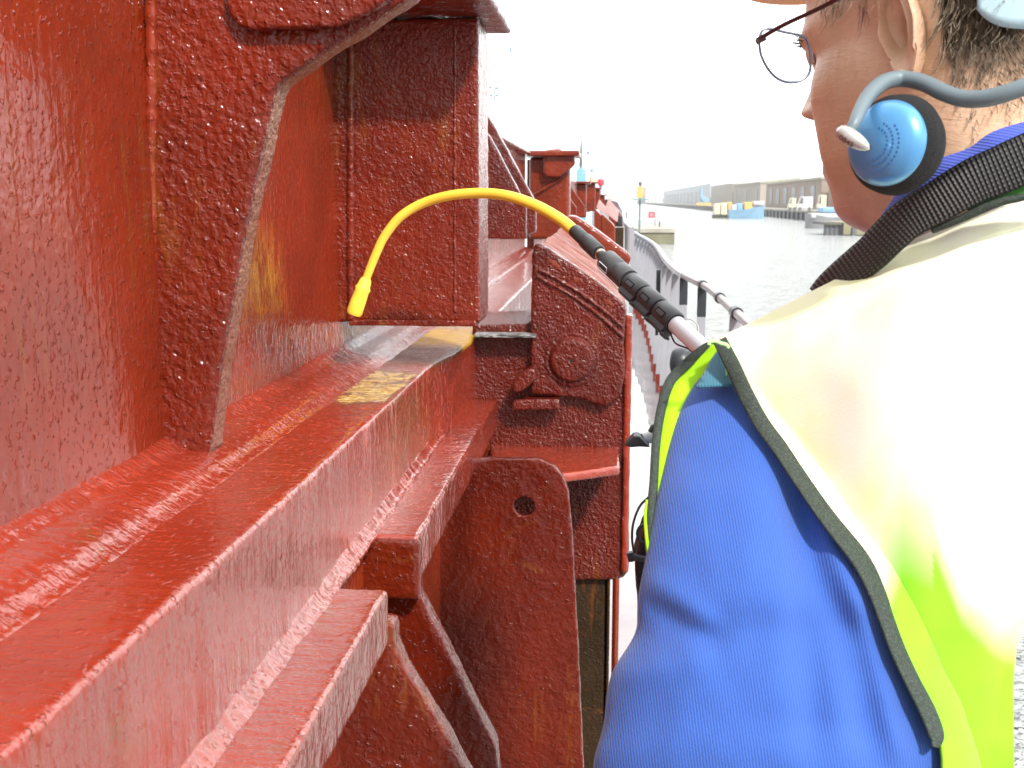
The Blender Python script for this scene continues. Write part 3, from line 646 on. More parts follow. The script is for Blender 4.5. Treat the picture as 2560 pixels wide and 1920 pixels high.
craft('work_barge', 'work barge loaded with cream and orange containers, left end of the moored craft', 270, (1782, 1860), 537, [('container', 1784, 1799, 509, 536, 'cream'), ('container', 1800, 1816, 507, 537, 'cream'), ('crane_cab', 1817, 1828, 505, 533, 'orange')], M['stain'])
craft('work_boat', 'blue and white work boat with an orange deckhouse, beside the brick warehouse', 262, (1822, 1910), 524, [('wheelhouse', 1828, 1840, 512, 531, 'pale'), ('mast_house', 1841, 1855, 508, 527, 'boatblue'), ('deckhouse', 1858, 1878, 505, 524, 'orange'), ('rail_house', 1882, 1908, 503, 512, 'pale')], M['boatblue'])
craft('work_boat', 'grey pontoon boat with a bright blue box, just left of the man\'s chin', 170, (2014, 2120), 545, [('blue_box', 2049, 2084, 518, 531, 'boatblue'), ('deck_gear', 2022, 2110, 533, 545, 'pale2'), ('wheelhouse', 2090, 2112, 512, 533, 'pale')], painted('grey_pontoon', (.36, .36, .37), .6), -1)
dl = thing('mooring_dolphin', (29, 135, -4), 'low stained concrete jetty with dark timber piles, under the man\'s chin', 'jetty')
a, b_ = W(2108, 589, Z=-4), W(2062, 580, Z=-4)
build('deck_slab', MB().box(a.x, a.x+60, a.y, a.y+10, -3.9, W(2108, 556, Y=a.y).z), painted('mossy_concrete', (.30, .28, .17), .85, .35, .4), dl, smooth=False)
for k in range(4):
    px = 2066+k*12; pp = W(px, 580, Y=a.y+1); build('pile', MB().tube([(pp.x, a.y+1, -4.4), (pp.x, a.y+1, W(px, 556, Y=a.y+1).z)], .35, 10), M['dwin'], dl)
build('deck_slab', MB().box(W(2062, 556, Y=a.y).x, a.x-.02, a.y+.3, a.y+8, W(2062, 562, Y=a.y).z, W(2062, 556, Y=a.y).z), M['stain'], dl, smooth=False)
for k, px in enumerate((2135, 2180)):
    pp = W(px, 590, Y=a.y); build('pile', MB().box(pp.x-.25, pp.x+.25, a.y-.3, a.y-.01, -4.3, W(px, 566, Y=a.y).z), M['dwin'], dl, smooth=False)
# vans on the quay
for k, (p0, p1, tp, lab) in enumerate(((1972, 1990, 498, 'cream lorry parked left of the white van on the quay'), (1992, 2032, 494, 'long white van parked on the quay before the brick warehouse'), (2044, 2066, 490, 'cream van parked below the red door'))):
    Y = 232; l, r = W(p0, 510, Y=Y), W(p1, 510, Y=Y); zt = W(p0, tp, Y=Y).z+.2; L = r.x-l.x
    v = thing('parked_van', (l.x, Y, -2), lab, 'van', 'vans parked on the quay')
    bz = -1.95
    build('body', MB().prism([(l.x, bz+.35), (l.x, bz+1.2), (l.x+L*.14, bz+1.35), (l.x+L*.28, zt), (r.x, zt), (r.x, bz+.35)], Y, Y+2), M['cream'] if k != 1 else M['pale'], v, bevel=.1)
    build('windscreen', MB().prism([(l.x+L*.15, bz+1.37), (l.x+L*.28, zt-.15), (l.x+L*.40, zt-.15), (l.x+L*.40, bz+1.37)], Y-.03, Y+.0), M['dwin'], v, smooth=False)
    for u in (.2, .8): build('wheel', MB().lathe([(.001, 0), (.36, 0), (.36, .22), (.001, .22)], (l.x+L*u, Y-.05, bz+.36), (0, 1, 0), 16), M['dwin'], v)
# blue quay crane
Y = 480; cr = thing('quay_crane', (W(1755, 505, Y=Y).x, Y, -2), 'blue crane with a slanting bucket in front of the long pale range', 'crane')
c0 = W(1753, 505, Y=Y)
build('mast', MB().tube([(c0.x, Y, -2), (W(1753, 470, Y=Y).x, Y, W(1753, 470, Y=Y).z)], .5, 8), M['boatblue'], cr)
build('bucket', MB().prism(XZ([(1750, 485), (1756, 488), (1772, 497), (1774, 505), (1762, 508), (1752, 498)], Y), Y-1, Y+1), M['boatblue'], cr, bevel=.2)
build('base', MB().box(c0.x-2, c0.x+4, Y-2, Y+2, -1.9, -.8), M['orange'], cr)
# ship's mast with blue housing, ahead
Y = 60; ms = thing('signal_mast', (W(1450, 440, Y=Y).x, Y, -1.5), 'blue mast house with thin aerial above the far hatch covers', 'mast')
a, b_ = W(1441, 438, Y=Y), W(1463, 424, Y=Y)
build('house', MB().prism(XZ([(1441, 560), (1441, 427), (1447, 421), (1452, 410), (1457, 421), (1464, 427), (1464, 560)], Y), Y, Y+1), painted('mast_blue', (.22, .48, .62), .5), ms, smooth=False)
build('aerial', MB().tube([W(1452, 415, Y=Y), W(1453, 352, Y=Y)], [.10, .04], 6), M['dwin'], ms)
for px, py in ((1471, 382), (1480, 426)):
    p0 = W(px, py, Y=Y); build('lamp', MB().lathe([(.001, -.1), (.1, -.05), (.1, .05), (.001, .1)], p0, (0, 0, 1), 8), M['boatblue'], ms)
    build('lamp_arm', MB().tube([p0, W(1455, py+8, Y=Y)], .018, 5), M['pale'], ms)
bh = thing('bow_gear', (W(1500, 455, Y=55).x, 55, -1.5), 'small orange, grey and red deck gear ahead of the farthest covers', 'deck gear')
for nm, px, py, rr_, mm in (('orange_drum', 1484, 452, .22, 'cream'), ('grey_box', 1490, 470, .2, 'pale2'), ('red_float', 1502, 456, .18, 'redsign')):
    p0 = W(px, py, Y=55); build(nm, MB().lathe([(.001, -rr_), (rr_*.8, -rr_*.8), (rr_, 0), (rr_*.8, rr_*.8), (.001, rr_)], p0, (0, 0, 1), 12), M[mm], bh)
    build('stalk', MB().tube([p0, Vector((p0.x, 55, -1.5))], .06, 6), M['white'], bh)
# shore floodlight tower and lattice light mast, faint against the sky
Y = 300; lt = thing('floodlight_mast', (W(1277, 480, Y=Y).x, Y, -2), 'slim lamp mast with blue-grey head, faint against the sky', 'lamp mast')
build('pole', MB().tube([W(1277, 620, Y=Y), W(1278, 150, Y=Y)], [.30, .22], 8), painted('washed_out_pole', (.8, .82, .8), .6, .03), lt)  # near-white colour stands in for bright sky washing the pole out
build('lamp_head', MB().lathe([(.001, 0), (.28, 0), (.30, .9), (.22, 1.3), (.001, 1.35)], W(1277, 131, Y=Y), (0, 0, 1), 10), painted('blue_grey_head', (.13, .26, .30), .5), lt)
build('lamp_collar', MB().tube([W(1278, 175, Y=Y), W(1278, 148, Y=Y)], .28, 8), painted('grey_collar', (.35, .40, .40), .5), lt)
lw = thing('floodlight_tower', (W(1235, 480, Y=Y).x, Y, -2), 'two rows of small blue-grey floodlights on a faint tower beside the near post', 'floodlight tower')
build('pole', MB().tube([W(1236, 620, Y=Y), W(1236, 212, Y=Y)], .3, 8), M['pale'], lw)  # pale colour imitates the tower being washed out by the sky
for x, y in ((1226, 219), (1242, 221), (1228, 239), (1243, 239)):
    p0 = W(x, y, Y=Y-1); s_ = .55
    build('floodlight', MB().prism([(p0.x-s_*1.1, p0.z-s_*.4), (p0.x+s_*1.1, p0.z-s_*.4), (p0.x+s_*.3, p0.z+s_*.7), (p0.x-s_*.3, p0.z+s_*.7)], Y-1.4, Y-.6), bpy.data.materials['blue_grey_head'], lw)
build('crossbar', MB().tube([W(1222, 241, Y=Y-.5), W(1250, 241, Y=Y-.5)], .08, 6), M['pale2'], lw)


# ------------------------------------------------------------------ inspection probe
def proj(v):
    d = CM.transposed() @ Vector(v); return CXP+F*d.x/-d.z, CYP-F*d.y/-d.z, -d.z
pb = thing('inspection_probe', (0, 1.4, -.2), 'telescopic inspection probe with bent yellow rubber hose, held out over the coaming', 'inspection probe')
hp = [(1440, 581, 1.50), (1400, 548, 1.52), (1340, 514, 1.54), (1270, 490, 1.56), (1200, 483, 1.58), (1130, 488, 1.59), (1060, 507, 1.60), (1002, 541, 1.60), (962, 590, 1.60), (940, 635, 1.60), (922, 680, 1.60), (910, 712, 1.60)]
cv = catmull(hp, 70); pts = [W(q[0], q[1], Y=q[2]) for q in cv]
build('hose', MB().tube(pts, [(.0080-.0022*k/69) for k in range(70)], 20), M['yellow'], pb)
a, b = W(914, 702, Y=1.60), W(884, 786, Y=1.60); ax = (b-a).normalized(); L = (b-a).length
build('rubber_tip', MB().lathe([(.0065, -.004), (.0085, 0), (.0095, L*.15), (.0115, L*.22), (.0105, L*.3), (.0112, L*.6), (.0118, L*.93), (.010, L), (.003, L+.001)], a, ax, 32), M['tip'], pb)
A, B = W(1438, 578, Y=1.50), W(1752, 868, Y=1.25)
AX = (B-A).normalized(); CD = (-(A+B)*.5).normalized(); CD = (CD-AX*CD.dot(AX)).normalized(); SD = AX.cross(CD)
if proj(A+SD*.1)[0] > proj(A)[0]: SD = -SD            # SD: lower-left side in the picture
def at(px):
    lo, hi = -.5, 2
    for _ in range(40):
        m = (lo+hi)/2
        if proj(A+(B-A)*m)[0] < px: lo = m
        else: hi = m
    return A+(B-A)*lo
def rr(w, p): return w/2*p.length/F
def cyl(name, x0, x1, w, m, par=pb, lip=.12, n=36):
    p0, p1 = at(x0), at(x1); r = rr(w, p0); L = (p1-p0).length
    return build(name, MB().lathe([(r*.6, 0), (r*(1-lip), 0), (r, r*lip*1.5), (r, L-r*lip*1.5), (r*(1-lip), L), (r*.6, L)], p0, AX, n), m, par)
cyl('heat_shrink_sleeve', 1436, 1466, 34, M['shrink']); cyl('heat_shrink_sleeve', 1463, 1496, 40, M['shrink'])
cyl('connector', 1494, 1514, 24, M['shrink']); cyl('connector_ring', 1498, 1503, 30, M['brass']); cyl('connector_ring', 1512, 1517, 36, M['brass'])
cyl('barrel', 1516, 1548, 56, M['plastic'], lip=.10); cyl('barrel', 1548.5, 1572, 57, M['plastic'], lip=.04)
bq = at(1532)
def obox(c, a, b, c_, ha, hb, hc, m, name, par, bev=.0008):
    v = [c+a*i*ha+b*j*hb+c_*k*hc for i in (-1, 1) for j in (-1, 1) for k in (-1, 1)]
    return build(name, MB().add(v, [(0,1,3,2),(4,6,7,5),(0,4,5,1),(2,3,7,6),(0,2,6,4),(1,5,7,3)]), m, par, bevel=bev)
r0 = rr(56, bq); dd = (CD*.72+SD*.69).normalized(); tt = AX.cross(dd)
fr = []
for u, v in ((-.010, -.004), (.010, -.004), (.010, .004), (-.010, .004), (-.010, -.004)): fr.append(bq+dd*(r0+.0002)+AX*u+tt*v)
build('moulded_outline', MB().tube(fr, .0005, 6), M['chrome'], pb)
build('moulding_line', MB().tube([at(1520)+dd*r0*1.0+tt*.0085, at(1572)+dd*r0*1.0+tt*.0085], .0006, 6), M['chrome'], pb)
for k, (x0, x1) in enumerate(((1575, 1609), (1613, 1648), (1652, 1689))):
    w = (54, 57, 60)[k]; p0, p1 = at(x0), at(x1); pm = (p0+p1)*.5; r = rr(w, pm); L = (p1-p0).length
    cl = cyl('clamp', x0, x1, w, M['plastic'], lip=.10)
    obox(pm+SD*r*.95, AX, SD, CD, L*.46, r*.34, r*.62, M['plastic'], 'clamp_lever', cl, .0012)
    obox(pm+SD*r*1.30+AX*L*.1, AX, SD, CD, L*.50, r*.13, r*.5, M['plastic'], 'lever_tab', cl, .0008)
    obox(pm+SD*r*1.2+AX*L*.46, AX, SD, CD, L*.08, r*.32, r*.35, M['plastic'], 'lever_tab', cl, .0008)
    obox(pm+CD*r*.985+SD*r*.12-AX*L*.02, AX, SD, CD, L*.26, r*.26, r*.05, M['void'], 'clamp_slot', cl, .0003)
    obox(pm+CD*r*.99+SD*r*.16-AX*L*.02, AX, SD, CD, L*.20, r*.18, r*.06, M['plastic'], 'clamp_tongue', cl, .0003)
p0 = at(1680); p1 = at(1752)+AX*.16; r = rr(45, p0)
build('tube', MB().lathe([(r*.8, 0), (r, .001), (r*1.0, (p1-p0).length), (r*.5, (p1-p0).length)], p0, AX, 40), M['chrome'], pb)
build('inner_tube', MB().tube([at(1570), at(1690)], rr(46, at(1630)), 30), M['void'], pb)
wire = catmull([tuple(at(1690)+SD*r*1.0), tuple(at(1700)+SD*r*1.4-CD*.004), tuple(at(1716)+SD*r*1.5), tuple(at(1736)+SD*r*1.05), tuple(at(1752)+SD*r*1.0)], 24)
build('wire', MB().tube(wire, .0011, 8), M['frame'], pb)
wire = catmull([tuple(at(1692)-SD*r*1.0), tuple(at(1706)-SD*r*1.5), tuple(at(1720)-SD*r*1.45), tuple(at(1730)-SD*r*1.0)], 20)
build('wire', MB().tube(wire, .0008, 8), M['silver'], pb)

# ------------------------------------------------------------------ person
HA, HP, HR = R(44), R(9), R(0)          # head: turned left of straight ahead, nodded, tilted
HM = Matrix.Rotation(HA, 3, 'Z') @ Matrix.Rotation(-HP, 3, 'X') @ Matrix.Rotation(HR, 3, 'Y')
HS = 1.11
HC = W(2246, 100, Y=.83) - HM @ Vector((-.072*HS, -.012*HS, 0))
def hd(x, y, z): return HC + HM @ (Vector((x, y, z))*HS)
ps = thing('person', (.3, .85, -1.5), 'man in blue coveralls and fluorescent vest, seen from behind, looking left along the probe', 'person')
KZ = [-.27, -.20, -.16, -.140, -.133, -.128, -.112, -.104, -.094, -.078, -.06, -.04, -.02, 0, .01, .03, .06, .09, .112, .122, .127]
KW = [.060, .060, .060, .058, .056, .055, .053, .052, .054, .059, .0645, .068, .071, .073, .074, .077, .076, .067, .046, .028, .004]
KF = [.060, .035, .026, .026, .032, .046, .062, .076, .086, .089, .091, .090, .088, .085, .084, .094, .088, .074, .046, .026, .004]
KB = [.080, .078, .080, .080, .078, .077, .076, .075, .073, .070, .070, .076, .087, .095, .098, .103, .100, .086, .058, .034, .004]
KN = [2, 2, 2, 2, 1.9, 1.8, 1.75, 1.8, 1.85, 2.2, 2.7, 3.0, 2.9, 2.5, 2.2, 2.2, 2.1, 2, 2, 2, 2]
def G(x, s): return math.exp(-.5*(x/s)**2)
def head_surface(th, z):
    w, yf, yb, n = (np.interp(z, KZ, k) for k in (KW, KF, KB, KN))
    s, c = math.sin(th), math.cos(th); yc = -.012
    x = w*math.copysign(abs(s)**(2/2.1), s)
    y = yc+((yf-yc)*abs(c)**(2/n) if c > 0 else -(yb+yc)*abs(c)**(2/2.1))
    if c > 0:
        ax_ = abs(x)
        if -.031 < z < .044:
            u = (z+.026)/.068; pr = .030*max(0, 1-max(0, u-.15))**1.1 if u > .15 else .030*(u/.15)**.6
            y += pr*(G(x, .0075+.004*max(0, .5-u)))
        y += .010*G(ax_-.014, .006)*G(z+.019, .006)
        y -= .010*G(ax_-.028, .011)*G(z-.006, .010)
        y += .005*G(ax_-.028, .022)*G(z-.026, .006)
        y += .005*G(ax_-.046, .016)*G(z+.006, .016)
        x += math.copysign(.004, x)*G(ax_-.062, .010)*G(z+.014, .012)
        y += .005*G(x, .020)*(G(z+.053, .0045)+G(z+.064, .005))-.004*G(x, .024)*G(z+.0585, .002)
        y += .006*G(x, .016)*G(z+.102, .011)
        y -= .003*G(ax_-.030, .006)*G(z+.050, .018)
    if x < 0: x += .014*G(y+.021, .0045)*G(z-.002, .008)
    # vertical creases in front of the ear, crow's feet
    if x < 0:
        for q, amp in ((.028, .0014), (.034, .0012), (.021, .0014), (.041, .0008)):
            x += amp*G(y-q+.12*(z+.01), .0016)*G(z+.012, .030)
    return Vector((x, y, z))
NT_, NZ = 220, 230
rings = []
zs = [-.27+(.127+.27)*((k/(NZ-1))) for k in range(NZ)]
lean = lambda z: Vector((0, -.0, 0)) if z > -.10 else Vector((0, .55*(z+.10)*0, 0))
for z in zs:
    rings.append([head_surface(2*math.pi*k/NT_, z) for k in range(NT_)])
# smooth the key-driven profile a little
arr = np.array([[tuple(v) for v in r] for r in rings])
for _ in range(3): arr[1:-1] = .25*arr[:-2]+.5*arr[1:-1]+.25*arr[2:]
# neck: below the jaw bend the tube back to hang straight down in the world
def neckbend(v):
    z = v[2]
    if z < -.09:
        t_ = min(1, (-.09-z)/.10); ang = R(26)*t_*t_
        dz = z+.09; return Vector((v[0], v[1]+math.tan(ang)*dz*.9, z))
    return Vector(v)
R2 = [[hd(*neckbend(p)) for p in r] for r in arr]
body = MB().loft(R2)
# ear: a curled sheet with helix, antihelix, concha, lobe (both sides of the head)
def front_pt(x, z):
    lo, hi = -math.pi/2, 0
    for _ in range(24):
        m = (lo+hi)/2
        if head_surface(m, z).x < x: lo = m
        else: hi = m
    return head_surface((lo+hi)/2, z)
def ear(side):
    rows = []; nr, nphi = 26, 72
    def outline(phi):   # phi 0 = back, 90 = up
        rx = .0185 if math.cos(phi) > 0 else .0145; rz = .034
        return rx*math.cos(phi)*(1-.28*max(0, -math.sin(phi))), rz*math.sin(phi)
    for i in range(nr+6):
        r = min(i/nr, 1.0); row = []
        for k in range(nphi):
            phi = 2*math.pi*k/nphi; u, v = outline(phi); u *= r; v *= r
            back = max(0, math.cos(phi-.35))
            h = .008+.007*(r**2)*back                                   # flare
            h += .0045*G(r-.90, .09)*(1 if v > -.016 else .35)                # helix roll
            h += .0060*G(r-.56, .09)*max(0, math.cos(phi-.2))                 # antihelix
            h -= .022*G(u+.004, .0060)*G(v-.001, .010)                        # concha
            h += .0060*G(u+.0125, .0030)*G(v+.004, .006)                      # tragus
            h += .0030*G(v+.027, .007)*G(u+.002, .009)                        # lobe
            if i > nr: h -= .0045*(i-nr); u *= 1-.07*(i-nr); v *= 1-.04*(i-nr)
            y = .002-u+.010; y = -u+.004
            row.append(hd(side*(.0725+h), (y-.023)*.94+.10*v, v*1.05+.006))
        rows.append(row)
    return rows
body.loft(ear(-1), cap=True); body.loft(ear(1), cap=True)
pbody = build('body', body, M['skin'], ps)
hole = W(2240, 112, Y=.80)
# hands: left hand closed round the pole (hidden by the vest from here)
hc0 = at(1752)+AX*.10
hand = MB(); r = .0125
palm = [hc0-CD*.0-AX*.0+Vector((.02, .02, -.045)), hc0+Vector((.012, .012, -.03)), hc0+Vector((.006, .008, -.018))]
hand.tube(palm, [.026, .034, .028], 14, flat=.6)
for k in range(4):
    c0 = hc0+AX*(-.036+.022*k); rad = .022
    fing = [c0+(SD*math.cos(a)+CD*math.sin(a))*rad for a in np.linspace(-2.4, 1.6-.15*k, 10)]
    hand.tube(fing, [.0095-.0003*j for j in range(10)], 10)
th = [hc0-AX*.02-SD*.01-CD*.02, hc0-AX*.045-SD*.018, hc0-AX*.065-SD*.012+CD*.008]
hand.tube([Vector(q) for q in catmull([tuple(v) for v in th], 8)], [.013, .0125, .012, .0115, .011, .0105, .0095, .008], 10)
build('hand', hand, M['skin'], ps)
# eye + lashes
eb = MB()
for s_ in (-1, 1): eb.lathe([(.0001, -.012), (.006, -.0104), (.0104, -.006), (.012, 0), (.0104, .006), (.006, .0104), (.0001, .012)], hd(s_*.031, .060, .006), HM @ Vector((0, 1, 0)), 20)
build('eyes', eb, mat('eye_white', (.75, .72, .70), .2), ps)
la = MB()
for k in range(12):
    x = -.044+.0018*k; q_ = front_pt(x, .008); p0 = hd(x, q_.y+.001, .009); p1 = p0+HM @ Vector((random.uniform(-.002, .001), .004, .001+random.uniform(-.001, .001)))
    la.tube([p0, (p0+p1)*.5+HM @ Vector((0, 0, -.001)), p1], [.0002, .00016, .0001], 4)
for k in range(28):
    x = random.uniform(-.052, -.024); z_ = .026+random.uniform(-.003, .003); q_ = front_pt(x, z_); p0 = hd(q_.x, q_.y, z_); la.tube([p0, p0+HM @ Vector((-.004, random.uniform(.002, .008), random.uniform(0, .005)))], [.0003, .0001], 4)
build('eyelashes', la, mat('dark_lash', (.05, .035, .025), .5), ps)
# hair: thousands of fine tapered strands over the back and side of the scalp
hr = MB(); rnd = random.Random(3)
def strand(p, d, L, r, curl):
    q = [p, p+d*L*.4+curl*.3*L, p+d*L*.75+curl*.8*L, p+d*L+curl*1.5*L]
    hr.tube(q, [r, r*.9, r*.6, r*.15], 3, cap=False)
cnt = 0
while cnt < 7200:
    z = rnd.uniform(-.085, .12); th_ = rnd.uniform(math.pi*.5, math.pi*1.5) if rnd.random() < .5 else rnd.uniform(math.pi*1.15, math.pi*1.62)
    p = head_surface(th_, z)
    if p.y > .012 and z < .045: continue
    if p.x < -.045 and p.y > -.040 and z < .045 and not (p.y > .006 and z > .022): continue
    # nape line: sparse below
    line = -.012-.10*(p.y+.09)
    if z < line and rnd.random() > math.exp((z-line)/.016)*.8: continue
    nrm = Vector((p.x, p.y*.8, max(z, 0)*.5)).normalized()
    short = z < line+.012
    L = rnd.uniform(.005, .012) if short else rnd.uniform(.016, .034)
    d = (Vector((0, -.35, -1))+nrm*(.25 if short else .12)+Vector((rnd.gauss(0, .18), rnd.gauss(0, .18), rnd.gauss(0, .1)))).normalized()
    c_ = Vector((rnd.gauss(0, .2), rnd.gauss(0, .15)+(.25 if p.x < -.05 else 0), rnd.gauss(0, .08)))
    P0 = HC+HM @ (p*HS); strand(P0, HM @ d, L, rnd.uniform(.00022, .00040), HM @ c_)
    cnt += 1
for k in range(36):      # wisps in front of the ear
    p = head_surface(rnd.uniform(math.pi*1.58, math.pi*1.68), rnd.uniform(.034, .055))
    d = (Vector((-.15, rnd.uniform(-.2, .5), -1))).normalized()
    strand(HC+HM @ (p*HS), HM @ d, rnd.uniform(.01, .022), .00025, HM @ Vector((rnd.gauss(0, .1), rnd.gauss(0, .4), 0)))
build('hair', hr, M['hair'], ps)

# --- clothing from its outlines, each ring with its own depth and thickness
SR = [(905, 1790, 1835, .870), (930, 1757, 1900, .860), (972, 1726, 1960, .850), (1040, 1692, 2000, .835), (1112, 1673, 2050, .82), (1244, 1642, 2110, .79), (1406, 1612, 2230, .765), (1490, 1594, 2270, .755), (1530, 1592, 2290, .752), (1575, 1597, 2310, .750), (1620, 1568, 2330, .745), (1678, 1527, 2350, .74), (1740, 1515, 2390, .735), (1803, 1512, 2410, .73), (1850, 1500, 2425, .725), (1890, 1484, 2440, .722), (1960, 1480, 2450, .72), (2060, 1500, 2450, .715), (2200, 1560, 2450, .71)]
SY = [r[0] for r in SR]
_yg = np.arange(880, 2260, 4.0); _kern = np.exp(-.5*(np.arange(-20, 21)*4/24)**2); _kern /= _kern.sum()
_sm = [np.convolve(np.pad(np.interp(_yg, SY, [r[k] for r in SR]), 20, 'edge'), _kern, 'valid') for k in (1, 2, 3)]
def sl_at(y): return [float(np.interp(y, _yg, s_)) for s_ in _sm]
def ell(y):
    xl_, xr_, Y0 = sl_at(y); hw = (xr_-xl_)/2/F*Y0; return (xl_+xr_)/2, (xr_-xl_)/2, Y0, .078*(1-math.exp(-hw*.8/.078*1.1))
def sleeve_front(px, py):
    py = max(905, py); cx, hw, Y0, dr = ell(py); u = max(-1, min(1, (px-cx)/hw)); return Y0-dr*math.sqrt(max(0, 1-u*u))
def fold(px, py):
    f = 0
    def crease(x0, y0, x1, y1, w, a):
        d = Vector((x1-x0, y1-y0)); L = d.length; d /= L; q = Vector((px-x0, py-y0)); t_ = q.dot(d)/L; s_ = q.x*d.y-q.y*d.x
        e = min(1, max(0, (t_+.15)/.3))*min(1, max(0, (1.15-t_)/.3))
        return a*G(s_, w)*e
    f += crease(1960, 1190, 2090, 1560, 26, -.0075)+crease(2035, 1200, 2150, 1560, 22, .0045)
    f += crease(2000, 1280, 2040, 1900, 34, -.0075)+crease(2090, 1500, 2180, 1900, 30, -.006)+crease(2130, 1420, 2250, 1900, 20, .004)
    f += crease(1600, 1500, 1800, 1610, 22, -.004)+crease(1610, 1440, 1780, 1560, 24, .003)+crease(1560, 1700, 1760, 1640, 30, .003)
    f += crease(1750, 950, 1700, 1180, 30, -.002)+crease(1900, 1000, 1880, 1500, 60, .003)+crease(1760, 1500, 1700, 1880, 50, .003)
    f += .0022*noise.noise(Vector((px/210, py/300, 1)))+.0015*noise.noise(Vector((px/80, py/110, 4)))
    return f
rings = []
for y in np.linspace(905, 2200, 190):
    cx, hw, Y0, dr = ell(y); ring = []
    for k in range(150):
        a = 2*math.pi*k/150; px = cx+hw*math.cos(a); Yd = Y0-dr*math.sin(a)
        if math.sin(a) > 0: Yd -= fold(px, y)*min(1, math.sin(a)*2.2)
        ring.append(W(px, y, Y=Yd))
    rings.append(ring)
build('coverall_sleeve', MB().loft(rings), M['blue'], ps)
# torso of the coveralls, under the vest
TR = [(600, 2290, 2620, .90), (700, 2150, 2700, .88), (800, 1960, 2720, .88), (900, 1850, 2720, .87), (1100, 1800, 2700, .87), (1500, 1800, 2520, .86), (1900, 1850, 2500, .85), (2300, 1900, 2500, .85), (3400, 1980, 2560, .90)]
rings = []
for y in np.linspace(600, 3400, 60):
    xl_, xr_, Y0 = [float(np.interp(y, [r[0] for r in TR], [r[k] for r in TR])) for k in (1, 2, 3)]
    ring = []
    for k in range(48):
        a = 2*math.pi*k/48; ring.append(W((xl_+xr_)/2+(xr_-xl_)/2*math.cos(a), y, Y=Y0-.075*math.sin(a)))
    rings.append(ring)
build('coverall_body', MB().loft(rings), M['blue'], ps)
lg = MB()
for dx in (0, .17):
    lg.tube([Vector((.16+dx, .92, -.75)), Vector((.17+dx, .94, -1.1)), Vector((.17+dx, .98, -1.44))], [.10, .08, .07], 20)
build('coverall_legs', lg, M['blue'], ps)
bt = MB()
for dx in (0, .17): bt.loft([[Vector((.17+dx+.05*math.cos(a)*s_, 1.02+.14*math.sin(a)*s_, z)) for a in np.linspace(0, 2*math.pi, 17)[:-1]] for z, s_ in ((-1.5, 1), (-1.46, 1), (-1.42, .8), (-1.38, .6))])
build('boots', bt, M['black'], ps)

# --- vest
ctop = [(1795, 850), (1871, 818), (1960, 772), (2091, 706), (2128, 690), (2190, 655), (2251, 622), (2335, 585), (2411, 547), (2500, 508), (2560, 490), (2680, 452)]
vl = [(847, 1801), (870, 1806), (994, 1866), (1112, 1945), (1200, 2005), (1288, 2070), (1406, 2150), (1480, 2190), (1531, 2212), (1610, 2240), (1693, 2274), (1770, 2312), (1847, 2346), (1900, 2352), (1960, 2352), (2100, 2365)]
def vleft(y):
    if y <= 847: return float(np.interp(y, [p[1] for p in ctop[::-1]], [p[0] for p in ctop[::-1]]))
    return float(np.interp(y, [p[0] for p in vl], [p[1] for p in vl]))
def vright(y): return float(np.interp(y, [400, 1380, 1500, 1560, 1610, 1700, 1920, 2100], [2690, 2690, 2640, 2575, 2540, 2530, 2532, 2536]))
def topdist(px, py):
    yt = float(np.interp(px, [p[0] for p in ctop], [p[1] for p in ctop])); return max(0, py-yt)
def vest_depth(px, py):
    s_ = max(0, min(1, (px-1800)/520)); s_ = s_*s_*(3-2*s_)
    d = topdist(px, py)
    Y = .80-.075*s_+.10*math.exp(-d/70)*(.35+.65*s_)
    Y += .003*noise.noise(Vector((px/330, py/420, 3)))+.0018*noise.noise(Vector((px/130, py/200, 9)))
    if py > 1400: Y += .06*math.exp(-(vright(py)-px)/30)*min(1, (py-1400)/150)
    e = px-vleft(py) if py > 850 else 999
    ys_ = sleeve_front(px, py)-.010
    # near the armhole the vest lies on the sleeve
    k_ = .022; h_ = max(k_-abs(Y-ys_), 0)/k_
    return min(Y, ys_)-h_*h_*k_*.25
vm = MB(); rows = []; blown_out = []
yy_ = list(np.linspace(452, 847, 70))+list(np.linspace(856, 2100, 130))
for y in yy_:
    a, b = vleft(y), vright(y); row = []
    for k in range(110):
        u = k/109; px = a+(b-a)*u**1.15; row.append(W(px, y, Y=vest_depth(px, y)))
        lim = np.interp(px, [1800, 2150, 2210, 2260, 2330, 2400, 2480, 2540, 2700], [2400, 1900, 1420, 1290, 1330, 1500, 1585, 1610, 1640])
        blown_out.append(max(0, min(1, .5+(lim-y)/(300 if px < 2330 else 130))))  # mask of the glare painted on shoulder and back, fading to lime below
    rows.append(row)
vm.grid(rows)
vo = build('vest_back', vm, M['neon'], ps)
at_ = vo.data.attributes.new('blown_out', 'FLOAT', 'POINT'); at_.data.foreach_set('value', np.array(blown_out, 'f'))
m = vo.modifiers.new('s', 'SOLIDIFY'); m.thickness = .0025; m.offset = -1
